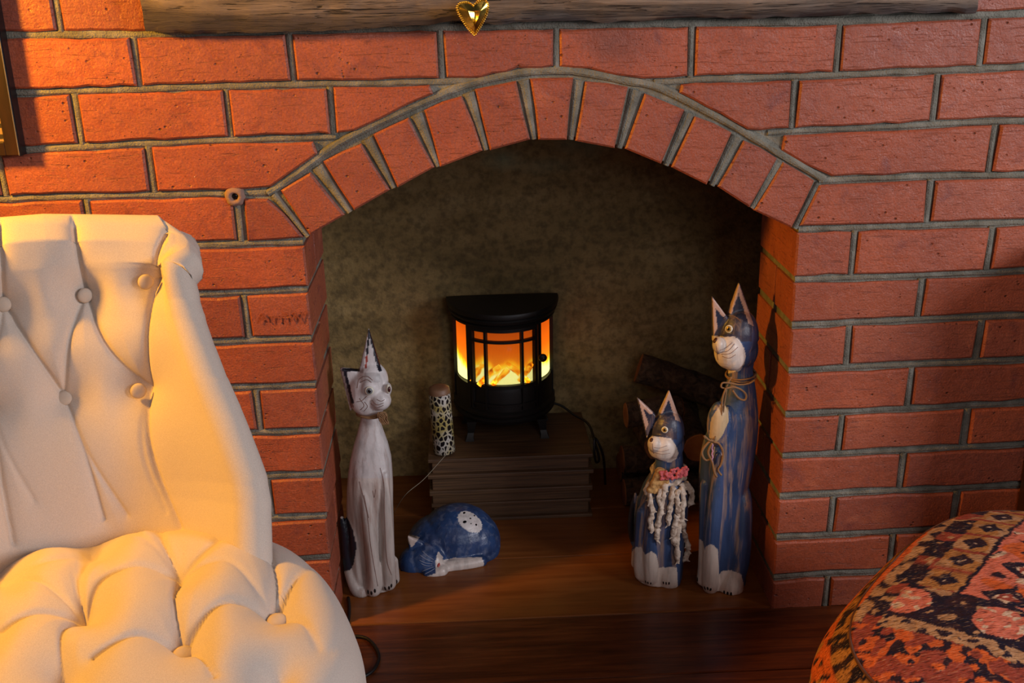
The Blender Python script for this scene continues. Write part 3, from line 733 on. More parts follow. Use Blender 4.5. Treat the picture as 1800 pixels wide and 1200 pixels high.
# ------------------------------------------------------------------ kilim pouf
PO = Vector((.70, -.60, 0)); PTH = math.radians(47)
pa, pb = Vector((math.cos(PTH), math.sin(PTH), 0)), Vector((-math.sin(PTH), math.cos(PTH), 0))
PA, PB_, PH = .345, .29, .385
pouf = thing('kilim_pouf', 'rounded floor pouf covered in patterned red and navy kilim cloth', 'pouf')
def superpt(a, b, n, th):
    c_, s_ = math.cos(th), math.sin(th); return (a*abs(c_)**(2/n)*(1 if c_ > 0 else -1), b*abs(s_)**(2/n)*(1 if s_ > 0 else -1))
NRr, NAa = 210, 520; V = []; F = []; uv = []
prof_ = []
for i in range(NRr+1):
    q = i/NRr
    if q < .55: r = q/.55; rr_, z = r*.87, PH-.034*r**2.6
    else:
        t_ = (q-.55)/.45; ang = t_*math.pi
        rr_ = .87+.14*math.sin(t_/.22*math.pi/2) if t_ < .22 else 1.01-.12*((t_-.22)/.78)**2; z = (PH-.036)*(1-t_)
    prof_.append((rr_, max(z, .002)))
for r, z in prof_:
    for k in range(NAa):
        th = 2*math.pi*k/NAa; x, y = superpt(PA, PB_, 3.0, th); p = PO+pa*(x*r)+pb*(y*r); V.append(Vector((p.x, p.y, z+.002*noise.noise(Vector((p.x*14, p.y*14, z*14)))))); uv.append((x*r, y*r, z))
for i in range(NRr):
    for k in range(NAa): F.append((i*NAa+k, i*NAa+(k+1) % NAa, (i+1)*NAa+(k+1) % NAa, (i+1)*NAa+k))
F.append(tuple(NRr*NAa+k for k in range(NAa)))
po = mesh('cover', V, F, None, pouf, True)
tan_, gold_, navy, salmon, orange, cream, dred = [np.array(rgb(*c)[:3]) for c in ((194, 150, 112), (186, 130, 76), (34, 32, 50), (222, 122, 100), (222, 106, 54), (224, 192, 166), (160, 74, 60))]
def nz(x, y, s=1, o=0): return noise.noise(Vector((x*s, y*s, o)))
def kilim(u, v, z, top):
    # u, v metres along the cushion, woven in bands parallel to its left edge
    ju = u+.004*nz(u, v, 45, 1)+.0025*nz(u, v, 130, 2); jv = v+.004*nz(u, v, 45, 3)+.0025*nz(u, v, 130, 4)
    e = PB_*.88-jv if top else -1    # distance from the left rim
    if not top:
        b = (PH-.045-z)
        if b < .016: c = gold_ if nz(u*1, v, 60, 5) > -.05 else navy
        elif b < .055: c = orange if nz(u, v, 30, 8) > -.3 else gold_
        elif b < .11: c = [dred, gold_, navy, tan_][int((ju*20) % 4)] if nz(ju, b, 40) > -.05 else orange
        else: c = orange if nz(ju, z, 12, 2) > 0 else dred
        if nz(ju, z, 70, 6) > .28: c = navy
        return c
    f = ju
    if e < .012: c = orange
    elif e < .03: c = tan_ if nz(f, e, 50, 2) > -.15 else navy
    elif e < .062:                       # navy checker strip
        c = navy if (math.floor(f/.03) % 3) else dred
        if nz(f, e, 70, 8) > .3: c = tan_
    elif e < .112:                       # tan border with dark lozenges
        c = gold_ if nz(f, e, 30, 4) > -.1 else tan_
        g = (f % .062)-.031; k = abs(g)/.021+abs(e-.087)/.018
        if k < 1: c = navy if k > .3 or nz(f, e, 90, 1) > 0 else cream
        if abs(g) > .027: c = dred
    elif e < .118: c = navy
    else:                                 # salmon field with navy medallions
        c = salmon if nz(f, e, 18, 9) > -.25 else orange
        ge = (e-.118) % .105-.052; gf = (f+.02*(math.floor((e-.118)/.105) % 2)*1.8) % .086-.043
        k = abs(gf)/.030+abs(ge)/.034
        if k < 1: c = navy if k > .45 else (cream if nz(f, e, 100, 3) > 0 else dred)
        if nz(f, e, 60, 12) > .36: c = cream if nz(f, e, 40, 13) > 0 else navy
    # cross band near the front end of the cushion
    w = -(f)-.03
    if .03 < w < .115 and e > .05:
        c = navy; q = (e % .12)-.06; k = math.hypot(q, (w-.072)*1.0)/.033
        if k < 1: c = salmon if nz(f, e, 80, 4) > -.25 else cream
        elif nz(f, e, 55, 7) > .3: c = tan_
    elif .115 <= w < .14 and e > .05: c = tan_ if nz(f, e, 80) > -.2 else navy
    elif w >= .14: c = dred if nz(f, e, 40, 1) > 0 else (orange if nz(f, e, 60, 5) > -.1 else navy)
    return c
ca = po.data.color_attributes.new('Col', 'FLOAT_COLOR', 'POINT'); buf = np.ones((len(V), 4))
for n_, (u, v, z) in enumerate(uv):
    top = n_ < NAa*int(NRr*.553)
    buf[n_, :3] = kilim(u, v, z, top) if (V[n_].x < .95) else salmon
ca.data.foreach_set('color', buf.ravel())
kt = NT('kilim_weave'); c = kt.n('ShaderNodeVertexColor', layer_name='Col').outputs['Color']
wn = kt.noise(1, kt.map((60, 60, 60), rot=(0, 0, 0)), detail=6); th_ = kt.n('ShaderNodeTexNoise'); kt.l(kt.map((95, 520, 300), rot=(0, 0, -PTH)), th_.inputs['Vector']); th_.inputs['Scale'].default_value = 1
c = kt.mix(kt.ramp(th_.outputs[0], [(.3, .75), (.5, 0.)]), c, rgb(40, 28, 32)); c = kt.mix(kt.ramp(th_.outputs[0], [(.60, 0.), (.75, .5)]), c, rgb(222, 178, 140))
c = kt.mix(kt.ramp(wn, [(.3, .35), (.6, 0.)]), c, rgb(90, 50, 40))
po.data.materials.append(kt.done(c, .95, kt.bump(kt.math('ADD', th_.outputs[0], wn), .7, .003), spec=.1))
# seam ridge round the top of the cushion
rg = []
for k in range(121):
    th = 2*math.pi*k/120; x, y = superpt(PA*.872, PB_*.872, 3.0, th); p = PO+pa*x+pb*y; rg.append(Vector((p.x, p.y, PH-.0365)))
MB().tube(rg, .0022, 8).build('seam_piping', M.setdefault('piping', plain('kilim_piping', rgb(96, 58, 44), .95, 0, .8, 300)), pouf)
# ------------------------------------------------------------------ dark cabinet whose left side shows at the right edge
wc = thing('wooden_cabinet', 'dark wooden cabinet against the brick wall, just showing behind the pouf at the right edge', 'cabinet')
xa = PY(1790, 880, -.01).x; ya, yb_ = -.25, -.008; zc = .72
MB().box((xa, ya, .04), (xa+.018, yb_, zc-.02), .002).build('side_panel', M['legwood'], wc)
MB().box((xa+.582, ya, .04), (xa+.60, yb_, zc-.02), .002).build('side_panel', M['legwood'], wc)
MB().box((xa-.006, ya-.012, zc-.02), (xa+.606, yb_, zc), .004).build('top', M['legwood'], wc)
MB().box((xa+.018, yb_-.008, .06), (xa+.582, yb_, zc-.02)).build('back_panel', M['legwood'], wc)
MB().box((xa+.018, ya+.012, .06), (xa+.582, yb_-.008, .08)).build('bottom_panel', M['legwood'], wc)
for xx in (xa+.019, xa+.301):
    d_ = MB().box((xx, ya, .062), (xx+.279, ya+.018, zc-.022), .003).build('door', M['legwood'], wc)
    MB().ball((xx+(.26 if xx < xa+.1 else .02), ya-.008, .45), .009).build('knob', M['black'], d_)
for xx in (xa+.0, xa+.56):
    for yy in (ya, yb_-.04): MB().box((xx, yy, 0), (xx+.04, yy+.04, .045)).build('foot', M['legwood'], wc)
# ------------------------------------------------------------------ plinth in the hearth
pw = NT('old_board'); n = pw.noise(3, pw.map((3, 40, 90)), detail=5, dist=.3)
M['board'] = pw.done(pw.ramp(n, [(.3, rgb(70, 50, 34)), (.5, rgb(88, 63, 42)), (.75, rgb(108, 78, 52))]), .5, pw.bump(n, .15, .002))
pl = thing('wooden_plinth', 'low plinth of stacked moulded brown boards under the small stove', 'plinth')
x0, x1 = -.176, .184
for (za, zb, ins, nm) in ((.147, .155, 0, 'ledge'), (.118, .147, .008, 'board'), (.109, .118, -.002, 'ledge'), (.078, .109, .007, 'board'), (.067, .078, .0, 'ledge'), (.045, .067, .006, 'board'), (.037, .045, .003, 'ledge'), (.008, .037, .008, 'board'), (0.0006, .008, .0, 'ledge')):
    MB().box((x0+ins, .378+ins, za), (x1-ins, .612, zb), .0015 if nm == 'ledge' else .002).build(nm, M['board'], pl, smooth=False)
# ------------------------------------------------------------------ stove
sv = thing('electric_stove', 'small black electric stove with glowing flames behind a barred door', 'stove')
SY, SA, SBb = .590, .112, .136
def ep(th, a=SA, b=SBb, z=0): return Vector((a*math.cos(th), SY-b*math.sin(th), z))
def ethx(x, a=SA): return math.acos(max(-1, min(1, x/a)))
def dslab(mb, a, b, z0, z1, n=40, back=SY+.004):
    ring = lambda z, k: [Vector((-a*k, back, z))]+[Vector((a*k*math.cos(math.pi-math.pi*i/n), SY-b*k*math.sin(math.pi*i/n), z)) for i in range(n+1)]+[Vector((a*k, back, z))]
    return ring
def dshape(name, layers, mat, sharp=35):
    rings = [dslab(None, a, b, z, z)(z, 1) for a, b, z in layers]; return MB().rings(rings).build(name, mat, sv, sharp=sharp)
dshape('top_plate', [(.112, .136, .422), (.119, .143, .424), (.120, .145, .429), (.117, .141, .431), (.123, .148, .435), (.125, .150, .441), (.122, .147, .444), (.127, .152, .448), (.128, .153, .455), (.126, .151, .459), (.09, .11, .460)], M['black'])
dshape('base', [(.105, .13, .196), (.117, .143, .200), (.119, .146, .207), (.113, .14, .211), (.118, .144, .217), (.118, .144, .223), (.112, .137, .228), (.1125, .1365, .272), (.110, .134, .282), (.09, .11, .283)], M['black'])
MB().box((-.112, SY-.004, .225), (.112, SY+.006, .43)).build('back_panel', M['black'], sv, smooth=False)
def bar_v(x, w, z0, z1, dz=.0, a=SA, b=SBb):
    th = ethx(x, a); t = Vector((-a*math.sin(th), -b*math.cos(th), 0)).normalized(); n_ = Vector((t.y, -t.x, 0)); n_ = n_ if n_.y < 0 else -n_
    c = ep(th, a, b); P = []
    for z in (z0, z1): P += [c+t*w/2+n_*(.003+dz)+Vector((0, 0, z)), c-t*w/2+n_*(.003+dz)+Vector((0, 0, z)), c-t*w/2-n_*.004+Vector((0, 0, z)), c+t*w/2-n_*.004+Vector((0, 0, z))]
    return P, [(0, 1, 2, 3), (7, 6, 5, 4), (0, 4, 5, 1), (1, 5, 6, 2), (2, 6, 7, 3), (3, 7, 4, 0)]
def bar_h(xa_, xb_, z, h, dz=0, a=SA, b=SBb, n=16):
    ta, tb = ethx(xa_, a), ethx(xb_, a); rings = []
    for i in range(n+1):
        th = ta+(tb-ta)*i/n; c = ep(th, a, b); nn = Vector((math.cos(th)/a, -math.sin(th)/b, 0)).normalized()
        rings.append([c+nn*(.003+dz)+Vector((0, 0, z-h/2)), c+nn*(.003+dz)+Vector((0, 0, z+h/2)), c-nn*.003+Vector((0, 0, z+h/2)), c-nn*.003+Vector((0, 0, z-h/2))])
    return rings
for x in (-.1115, -.079, .076, .111):
    P, Fz = bar_v(x, .010 if abs(x) < .1 else .005, .225, .425); MB().add(P, Fz).build('post', M['black'], sv, smooth=False)
dr = MB()
for x in (-.071, .066): P, Fz = bar_v(x, .007, .245, .424, .002); dr.add(P, Fz)
for z, h in ((.419, .008), (.288, .008), (.244, .006)): dr.rings(bar_h(-.071, .066, z, h, .002))
dro = dr.build('door', M['black'], sv, smooth=False)
for x in (-.042, .036):
    P, Fz = bar_v(x, .0055, .285, .42, .003); MB().add(P, Fz).build('glazing_bar', M['black'], dro, smooth=False)
MB().rings(bar_h(-.070, .065, .393, .0055, .003)).build('glazing_bar', M['black'], dro, smooth=False)
for x in (-.071, -.042, .036, .066):
    P, Fz = bar_v(x, .0035, .232, .284, .003); MB().add(P, Fz).build('relief_bar', M['black'], dro, smooth=False)
pk, _ = bar_v(.0735, .01, .34, .352, .008); ck = (pk[0]+pk[1]+pk[4]+pk[5])/4
MB().ball(ck+Vector((0.002, -.003, 0)), (.0095, .006, .0095)).build('knob', M['black'], dro)
MB().ball(ck+Vector((0.003, -.0088, 0)), (.004, .002, .004)).build('knob_stud', plain('worn_iron', rgb(60, 56, 54), .3, .6), dro)
# fine diamond mesh behind the door bars
ms = MB(); NS = 46; z0m, z1m = .286, .417
ta, tb = ethx(-.070), ethx(.065); arc = abs(ta-tb)*SBb*.92; stepA = (tb-ta)/NS; hz = (arc/NS)*1.15
def mp(i, z): th = ta+stepA*i; return ep(th, SA-.0035, SBb-.0035, z)
for s in (-1, 1):
    nz_ = int((z1m-z0m)/hz)
    for st in range(-nz_, NS+nz_):
        pts = []
        for k in range(0, nz_+1, 1):
            i = st+s*k if s > 0 else st-k
            if 0 <= i <= NS: pts.append(mp(i, z0m+hz*k))
        if len(pts) > 1:
            pp = pts[::4]+([pts[-1]] if (len(pts)-1) % 4 else []); ms.tube(pp, .00042, 3, caps=False)
ms.build('wire_mesh', M['black'], dro, kind='stuff')
# glass behind the side openings and the door
gl = NT('clear_pane'); M['pane'] = gl.done((.05, .03, .02, 1), .05, None, 0, .5, Alpha=.06)
for xa_, xb_ in ((-.1105, -.084), (.079, .1105), (-.07, .065)):
    MB().rings(bar_h(xa_, xb_, .352, .135, -.0062, SA, SBb, 14)).build('pane', M['pane'], sv)
# fire: glowing back screen and ember logs
fm = NT('flame_screen'); sx = fm.n('ShaderNodeSeparateXYZ'); fm.l(fm.tc.outputs['Object'], sx.inputs[0])
xx_ = fm.math('ABSOLUTE', fm.math('SUBTRACT', fm.math('PINGPONG', fm.math('ADD', sx.outputs['X'], .2), .030), .0))
rid_ = fm.math('ADD', fm.math('MULTIPLY', xx_, .9), fm.math('MULTIPLY', fm.noise(45, fm.map((1, 1, .5)), detail=4), .03))
hgt = fm.math('SUBTRACT', fm.math('ADD', rid_, .313), sx.outputs['Z'])     # > 0 inside the flames
core = fm.ramp(fm.math('ADD', fm.math('MULTIPLY', hgt, 22.), fm.math('MULTIPLY', fm.noise(70, fm.map((1, 1, .45), loc=(0, 0, 3)), detail=5, dist=1), .5)), [(.0, rgb(168, 62, 4)), (.18, rgb(214, 96, 6)), (.42, rgb(250, 150, 16)), (.66, rgb(255, 205, 40)), (.95, rgb(255, 246, 150))])
top = fm.ramp(sx.outputs['Z'], [(.29, rgb(250, 150, 30)), (.36, rgb(214, 92, 8)), (.43, rgb(160, 56, 6))])
fcol = fm.mix(fm.ramp(hgt, [(0.0, 0.), (.006, 1.)]), top, core)
fm.l(fcol, fm.b.inputs['Emission Color']); fm.b.inputs['Emission Strength'].default_value = 1.9; M['flame'] = fm.done((0, 0, 0, 1), .9)
rings = []
for i in range(25):
    th = math.pi-math.pi*i/24; a, b = .1065, .122
    rings.append([Vector((a*math.cos(th), SY-.006-b*math.sin(th)*.85, z)) for z in (.2835, .30, .32, .34, .36, .38, .40, .4215)])
V = [p for r in rings for p in r]; F = [(i*8+k, (i+1)*8+k, (i+1)*8+k+1, i*8+k+1) for i in range(24) for k in range(7)]
mesh('flame_screen', V, F, M['flame'], sv, True)
lg = NT('glowing_log'); n = lg.noise(60, lg.map((1, 1, 1)), detail=5, dist=1)
cc_ = lg.ramp(n, [(.3, rgb(150, 50, 0)), (.45, rgb(250, 140, 10)), (.58, rgb(255, 214, 50)), (.72, rgb(255, 250, 190))])
lg.l(cc_, lg.b.inputs['Emission Color']); lg.b.inputs['Emission Strength'].default_value = 2.0; M['ember'] = lg.done((0, 0, 0, 1), .9)
rs = random.Random(3)
for (xa_, za, xb_, zb, yy) in ((-.060, .290, -.012, .334, .468), (.004, .338, .052, .290, .470), (-.030, .290, .006, .325, .462), (.030, .289, .062, .332, .482), (-.075, .289, -.050, .330, .490)):
    P = [Vector((xa_+(xb_-xa_)*t_, yy+.006*math.sin(t_*3), max(.2875, za+(zb-za)*t_)+rs.uniform(-.002, .002))) for t_ in [k/6 for k in range(7)]]
    MB().tube(P, [.0045+.0028*math.sin(.4+2.3*k/6)+rs.uniform(-.0006, .0006) for k in range(7)], 10).build('ember_log', M['ember'], sv)
for (x, y, dx) in ((-.078, .482, -1), (.080, .484, 1), (-.085, .585, -1), (.085, .585, 1)):
    mb = MB(); rr = []
    for z, w_, oy, ox in ((.200, .011, 0, 0), (.188, .009, -.001, .001), (.172, .007, .0, .003), (.163, .0075, -.004, .005), (.1555, .010, -.008, .006)):
        c = Vector((x+dx*ox, y+oy, z)); rr.append([c+Vector((-w_, -w_, 0)), c+Vector((w_, -w_, 0)), c+Vector((w_, w_, 0)), c+Vector((-w_, w_, 0))])
    mb.rings(rr).build('leg', M['black'], sv, sharp=30)
cb = [PY(955, 705, .58), PY(985, 712, .57), PY(1008, 728, .55), PY(1030, 745, .52), PY(1045, 775, .47), PY(1053, 805, .44), PY(1048, 812, .42), PY(1040, 795, .40), PY(1046, 770, .41), PY(1060, 800, .42), PZ(1064, 850, .004)]
cb = [Vector((max(p.x, .19) if p.z < .17 else p.x, p.y, p.z)) for p in cb]
MB().tube(crm(cb, 6), .0028, 8).build('power_cable', M['blackpl'], sv)
# thin pale thread from the plinth to the floor
MB().tube(crm([PY(783, 800, .372), PY(745, 842, .33), PY(712, 870, .30), PZ(690, 905, .002)], 5), .0006, 5).build('loose_thread', plain('pale_thread', rgb(150, 140, 120), .7), None, label='thin pale thread hanging off the plinth behind the white cat', category='thread')
# ------------------------------------------------------------------ leopard cylinder
vz = thing('patterned_candle', 'small leopard patterned cylinder standing left of the stove', 'candle')
lp = NT('leopard_print'); v2 = lp.map((1, 1, .72)); ed = lp.vor(115, v2, 'DISTANCE_TO_EDGE', rnd=.8); fl_ = lp.ramp(ed, [(.10, 1.), (.15, 0.)])
yc_ = lp.mix(lp.ramp(lp.noise(25), [(.4, 0.), (.6, 1.)]), rgb(206, 200, 190), rgb(178, 160, 96)); M['leopard'] = lp.done(lp.mix(fl_, rgb(28, 24, 26), yc_), .35)
b0, b1 = PZ(780, 783, .156), None; b0.y = .415; b0 = Vector((PY(781, 785, .41).x, .412, .156)); ax = Vector((PY(771, 680, .412).x-b0.x, .002, PY(771, 680, .412).z-b0.z)).normalized(); R2 = .0238; Lc = (PY(771, 680, .412)-b0).length
def disk(t_, r, k=26): 
    a = Vector((1, 0, 0)); a = (a-ax*a.dot(ax)).normalized(); b = ax.cross(a); return [b0+ax*t_+(a*math.cos(2*math.pi*i/k)+b*math.sin(2*math.pi*i/k))*r for i in range(k)]
MB().rings([disk(0.002, R2-.002), disk(.004, R2), disk(Lc-.014, R2)]).build('patterned_wall', M['leopard'], vz, sharp=50)
MB().rings([disk(Lc-.014, R2+.0004), disk(Lc-.003, R2-.001), disk(Lc, R2-.005), disk(Lc+.001, .012)]).build('worn_top', plain('bare_wax', rgb(128, 92, 66), .5, 0, .3, 200), vz, sharp=50)
# ------------------------------------------------------------------ firewood
bk = NT('bark'); n = bk.noise(6, bk.map((10, 10, 10)), detail=8, dist=.8)
M['bark'] = bk.done(bk.ramp(n, [(.3, rgb(44, 32, 22)), (.5, rgb(84, 62, 44)), (.75, rgb(122, 94, 70))]), .9, bk.bump(n, 1, .012))
ed_ = NT('cut_wood'); v3 = ed_.noise(14, detail=4); M['cut'] = ed_.done(ed_.ramp(v3, [(.35, rgb(120, 70, 36)), (.65, rgb(168, 108, 60))]), .85, ed_.bump(v3, .4, .003))
def log(a, b, r, label, seed, grp='logs stacked in the hearth'):
    a, b = Vector(a), Vector(b); t = thing('firewood_log', label, 'log'); t['group'] = grp
    N = 26; n = 22; ax_ = (b-a).normalized(); u = ax_.orthogonal().normalized(); w_ = ax_.cross(u); rings = []
    for i in range(N+1):
        q = i/N; c = a+(b-a)*q+(u*.006*math.sin(q*4+seed))
        rings.append([c+(u*math.cos(2*math.pi*k/n)+w_*math.sin(2*math.pi*k/n))*r*(1+.13*noise.noise(Vector((math.cos(2*math.pi*k/n)*2, math.sin(2*math.pi*k/n)*2, q*5+seed*3)))+.05*noise.noise(Vector((k*1.7, q*18, seed)))) for k in range(n)])
    MB().rings(rings).build('bark', M['bark'], t)
    for c, rg_, s in ((a, rings[0], -1), (b, rings[-1], 1)):
        MB().rings([[p for p in rg_], [c+(p-c)*.93+ax_*s*.002 for p in rg_], [c+(p-c)*.3+ax_*s*.003 for p in rg_]]).build('cut_end', M['cut'], t, sharp=30)
log(PY(1122, 650, .56), PY(1350, 722, .50), .034, 'long thick log lying aslant on top of the wood pile', 1)
log((.262, .43, .033), (.64, .44, .034), .031, 'front log on the hearth floor under the pile', 6)
log((.268, .545, .036), (.62, .555, .036), .034, 'rear log on the hearth floor against the back wall', 7)
log((.262, .47, .100), (.62, .485, .102), .031, 'rough log in the second layer of the pile, beside the plinth', 4)
log((.322, .375, .163), (.325, .585, .166), .030, 'log with a cut end facing out, left of the small blue cat head', 2)
log((.412, .365, .166), (.42, .585, .166), .032, 'round cut log end between the two blue cats', 3)
log((.262, .425, .229), (.385, .43, .230), .028, 'short stubby log perched high on the left of the pile', 5)
#@@CATS
# ------------------------------------------------------------------ carved cats
def fused(mb, voxel=.0022, it=5, fac=.5):
    me = bpy.data.meshes.new('tmp'); me.from_pydata([tuple(v) for v in mb.V], [], mb.F); me.update()
    bm = bmesh.new(); bm.from_mesh(me); bmesh.ops.recalc_face_normals(bm, faces=bm.faces[:]); bm.to_mesh(me); bm.free()
    o = bpy.data.objects.new('tmp', me); COL.objects.link(o)
    r = o.modifiers.new('r', 'REMESH'); r.mode = 'VOXEL'; r.voxel_size = voxel; r.adaptivity = 0
    s = o.modifiers.new('s', 'SMOOTH'); s.iterations = it; s.factor = fac
    dg = bpy.context.evaluated_depsgraph_get(); out = bpy.data.meshes.new_from_object(o.evaluated_get(dg)); bpy.data.objects.remove(o); return out
def inpoly(x, y, P):
    c = False; j = len(P)-1
    for i in range(len(P)):
        if (P[i][1] > y) != (P[j][1] > y) and x < (P[j][0]-P[i][0])*(y-P[i][1])/(P[j][1]-P[i][1]+1e-12)+P[i][0]: c = not c
        j = i
    return c
def edged(x, y, P):
    d = 1e9
    for i in range(len(P)):
        ax, ay = P[i-1]; bx, by = P[i]; dx, dy = bx-ax, by-ay; t = max(0, min(1, ((x-ax)*dx+(y-ay)*dy)/(dx*dx+dy*dy+1e-9))); d = min(d, math.hypot(x-ax-t*dx, y-ay-t*dy))
    return d
def loft_px(mb, secs, Y0, zlast=None, n=28, e=2.2):
    rings = []
    for s in secs:
        y, xl, xr, ky = s[:4]; dy = s[4] if len(s) > 4 else 0
        c = PY((xl+xr)/2, y, Y0+dy); r = (xr-xl)/2/ppm(c)
        if len(s) > 5: c.z = s[5]
        rings.append([c+Vector((r*superpt(1, 1, e, 2*math.pi*k/n)[0], r*ky*superpt(1, 1, e, 2*math.pi*k/n)[1], 0)) for k in range(n)])
    R2_ = []
    for a, b in zip(rings[:-1], rings[1:]): R2_ += [a]
    mb.rings(rings)
def blob(mb, x, y, Y, rx, ry, rd, rot=0):
    c = PY(x, y, Y); k = ppm(c); mb.ball(c, (rx/k, rd, ry/k/.93), Matrix.Rotation(math.radians(rot), 3, 'Y')); return c
def limb(mb, pts, n=12):
    P = []; R = []
    for x, y, Y, r in pts:
        p = PY(x, y, Y); p.z = max(p.z, .001); P.append(p); R.append(r/ppm(p))
    Q = crm([(p.x, p.y, p.z) for p in P], 4); RR = crm([(r, 0, 0) for r in R], 4); mb.tube(Q, [max(.001, r.x) for r in RR], n)
    mb.ball(P[0], R[0], seg=12, rn=8); mb.ball(P[-1], R[-1], seg=12, rn=8)
def ear(mb, tip, b1, b2, Y, th=.012, lean=0):
    """flat carved ear: wedge from a broad foot to a thin tip"""
    T, A, B = PY(*tip, Y+lean), PY(*b1, Y), PY(*b2, Y); f = Vector((0, -th/2, 0)); b = Vector((0, th/2, 0)); c = (A+B)/2+Vector((0, th*.9, 0))
    mid = (A+B+T)/3+Vector((0, th*1.0, 0))
    mb.add([A+f, B+f, T+f*.35, A+b, B+b, T+b*.5, c, mid], [(0, 1, 2), (3, 0, 2, 5), (1, 4, 5, 2), (0, 3, 6), (0, 6, 1), (1, 6, 4), (3, 5, 7), (5, 4, 7), (3, 7, 6), (7, 4, 6)])
def clampfloor(me, z=.0006):
    for v in me.vertices:
        if v.co.z < z: v.co.z = z
def painted(me, name, mat, parent, fn):
    n = len(me.vertices); cb_ = np.ones((n, 4)); wb_ = np.zeros(n)
    for i, v in enumerate(me.vertices):
        x, y = PJ(v.co); c, w_ = fn(x, y, v.co, v.normal); cb_[i, :3] = c[:3]; wb_[i] = w_
    ca = me.color_attributes.new('Col', 'FLOAT_COLOR', 'POINT'); ca.data.foreach_set('color', cb_.ravel())
    wa = me.attributes.new('wear', 'FLOAT', 'POINT'); wa.data.foreach_set('value', wb_)
    me.materials.clear(); me.materials.append(mat); me.shade_smooth()
    o = bpy.data.objects.new(name, me); link(o, parent)
    bm = bmesh.new(); bm.from_mesh(me); bv = BVHTree.FromBMesh(bm); bm.free(); return o, bv
def eye(bv, x, y, rp, parent, iris='gold_iris', label=None, rxk=1.0):
    p, n = cast(bv, x, y)
    if p is None: return
    r = rp/ppm(p); n = (n+Vector((0, -.4, .0))).normalized(); R_, U_, n = frame_at(n); rot = Matrix((R_, U_, n)).transposed()
    e = MB().ball(p+n*r*.05, (r*rxk, r, r*.35), rot, 20, 10).build('eye', M['eyewhite'], parent)
    MB().ball(p+n*r*.20, (r*.74*rxk, r*.76, r*.27), rot, 20, 10).build('iris', M[iris], e)
    MB().ball(p+n*r*.33, (r*.42*rxk, r*.46, r*.2), rot, 16, 8).build('pupil', M['eyeblack'], e)
def spot(bv, x, y, rx, ry, name, mat, parent, rot=0, th=.0012):
    p, n = cast(bv, x, y)
    if p is None: return None
    k = ppm(p); R_, U_, n = frame_at(n); rm = Matrix((R_, U_, n)).transposed() @ Matrix.Rotation(math.radians(rot), 3, 'Z')
    return MB().ball(p, (rx/k, ry/k, th), rm, 16, 8).build(name, M[mat], parent)
def strokes(bv, lines, r, name, mat, parent, off=.0003):
    mb = MB()
    for ln in lines:
        P = []
        for v in crm([(x, y, 0) for x, y in ln], 5):
            p, n = cast(bv, v.x, v.y)
            if p is not None: P.append(p+n*off)
        if len(P) > 2: mb.tube(P, r, 5)
    if mb.V: return mb.build(name, M[mat], parent, kind='stuff')
M['cat_white'] = m_painted('white_washed_wood', rgb(150, 118, 104), (55, 55, 5), .75, (.50, .66), .42)
M['cat_blue'] = m_painted('blue_washed_wood', rgb(172, 140, 116), (85, 85, 4.5), .8, (.51, .64), .40)
M['brown_line'] = plain('brown_paint', rgb(138, 104, 92), .6)
M['nose_brown'] = plain('dark_red_paint', rgb(70, 26, 22), .35)
M['red_paint'] = plain('red_paint', rgb(168, 62, 50), .4)
WHITE, GREYW, BLK = rgb(226, 220, 218), rgb(190, 178, 172), rgb(26, 26, 38)
# ---- tall white cat
cw = thing('cat_figure', 'tall white carved cat with black ear rims and black tail, by the left pier', 'cat figurine', group=None)
Y0 = .135; mb = MB()
loft_px(mb, [(722, 637, 664, .9), (740, 633, 668, .9), (760, 628, 675, .9), (780, 622, 682, .92), (805, 616, 688, .95), (830, 612, 690, 1), (855, 610, 691, .95), (885, 609, 691, .88), (920, 610, 692, .82), (960, 613, 693, .8), (995, 615, 694, .8), (1018, 615, 695, .8, 0, .0015)], Y0)
limb(mb, [(636, 835, .105, 7), (643, 880, .099, 10), (650, 930, .095, 12), (655, 985, .094, 12), (657, 1018, .099, 14), (656, 1034, .101, 15)])
limb(mb, [(676, 835, .105, 8), (679, 890, .101, 10), (682, 950, .100, 11), (683, 1000, .102, 12), (683, 1024, .108, 14)])
limb(mb, [(622, 905, .118, 9), (628, 950, .112, 13), (632, 1000, .112, 15), (636, 1028, .112, 14)])
limb(mb, [(692, 985, .13, 8), (694, 1018, .132, 9)])
limb(mb, [(601, 910, .125, 4), (607, 935, .122, 8), (612, 970, .118, 11), (617, 1005, .112, 12), (628, 1034, .105, 13), (636, 1040, .100, 12)])
hc_ = blob(mb, 648, 690, .128, 35, 41, .036, -8)
blob(mb, 655, 668, .126, 28, 30, .032); blob(mb, 669, 703, .103, 19, 17, .020); blob(mb, 640, 705, .112, 24, 24, .022)
blob(mb, 681, 683, .108, 8, 11, .012); blob(mb, 650, 686, .098, 15, 15, .008)
ear(mb, (648, 577), (630, 656), (673, 658), .128, .021); ear(mb, (597, 646), (640, 652), (617, 722), .126, .022)
me = fused(mb); clampfloor(me)
eR = [(648, 583), (641, 642), (667, 650)]; eL = [(603, 651), (634, 651), (620, 713)]
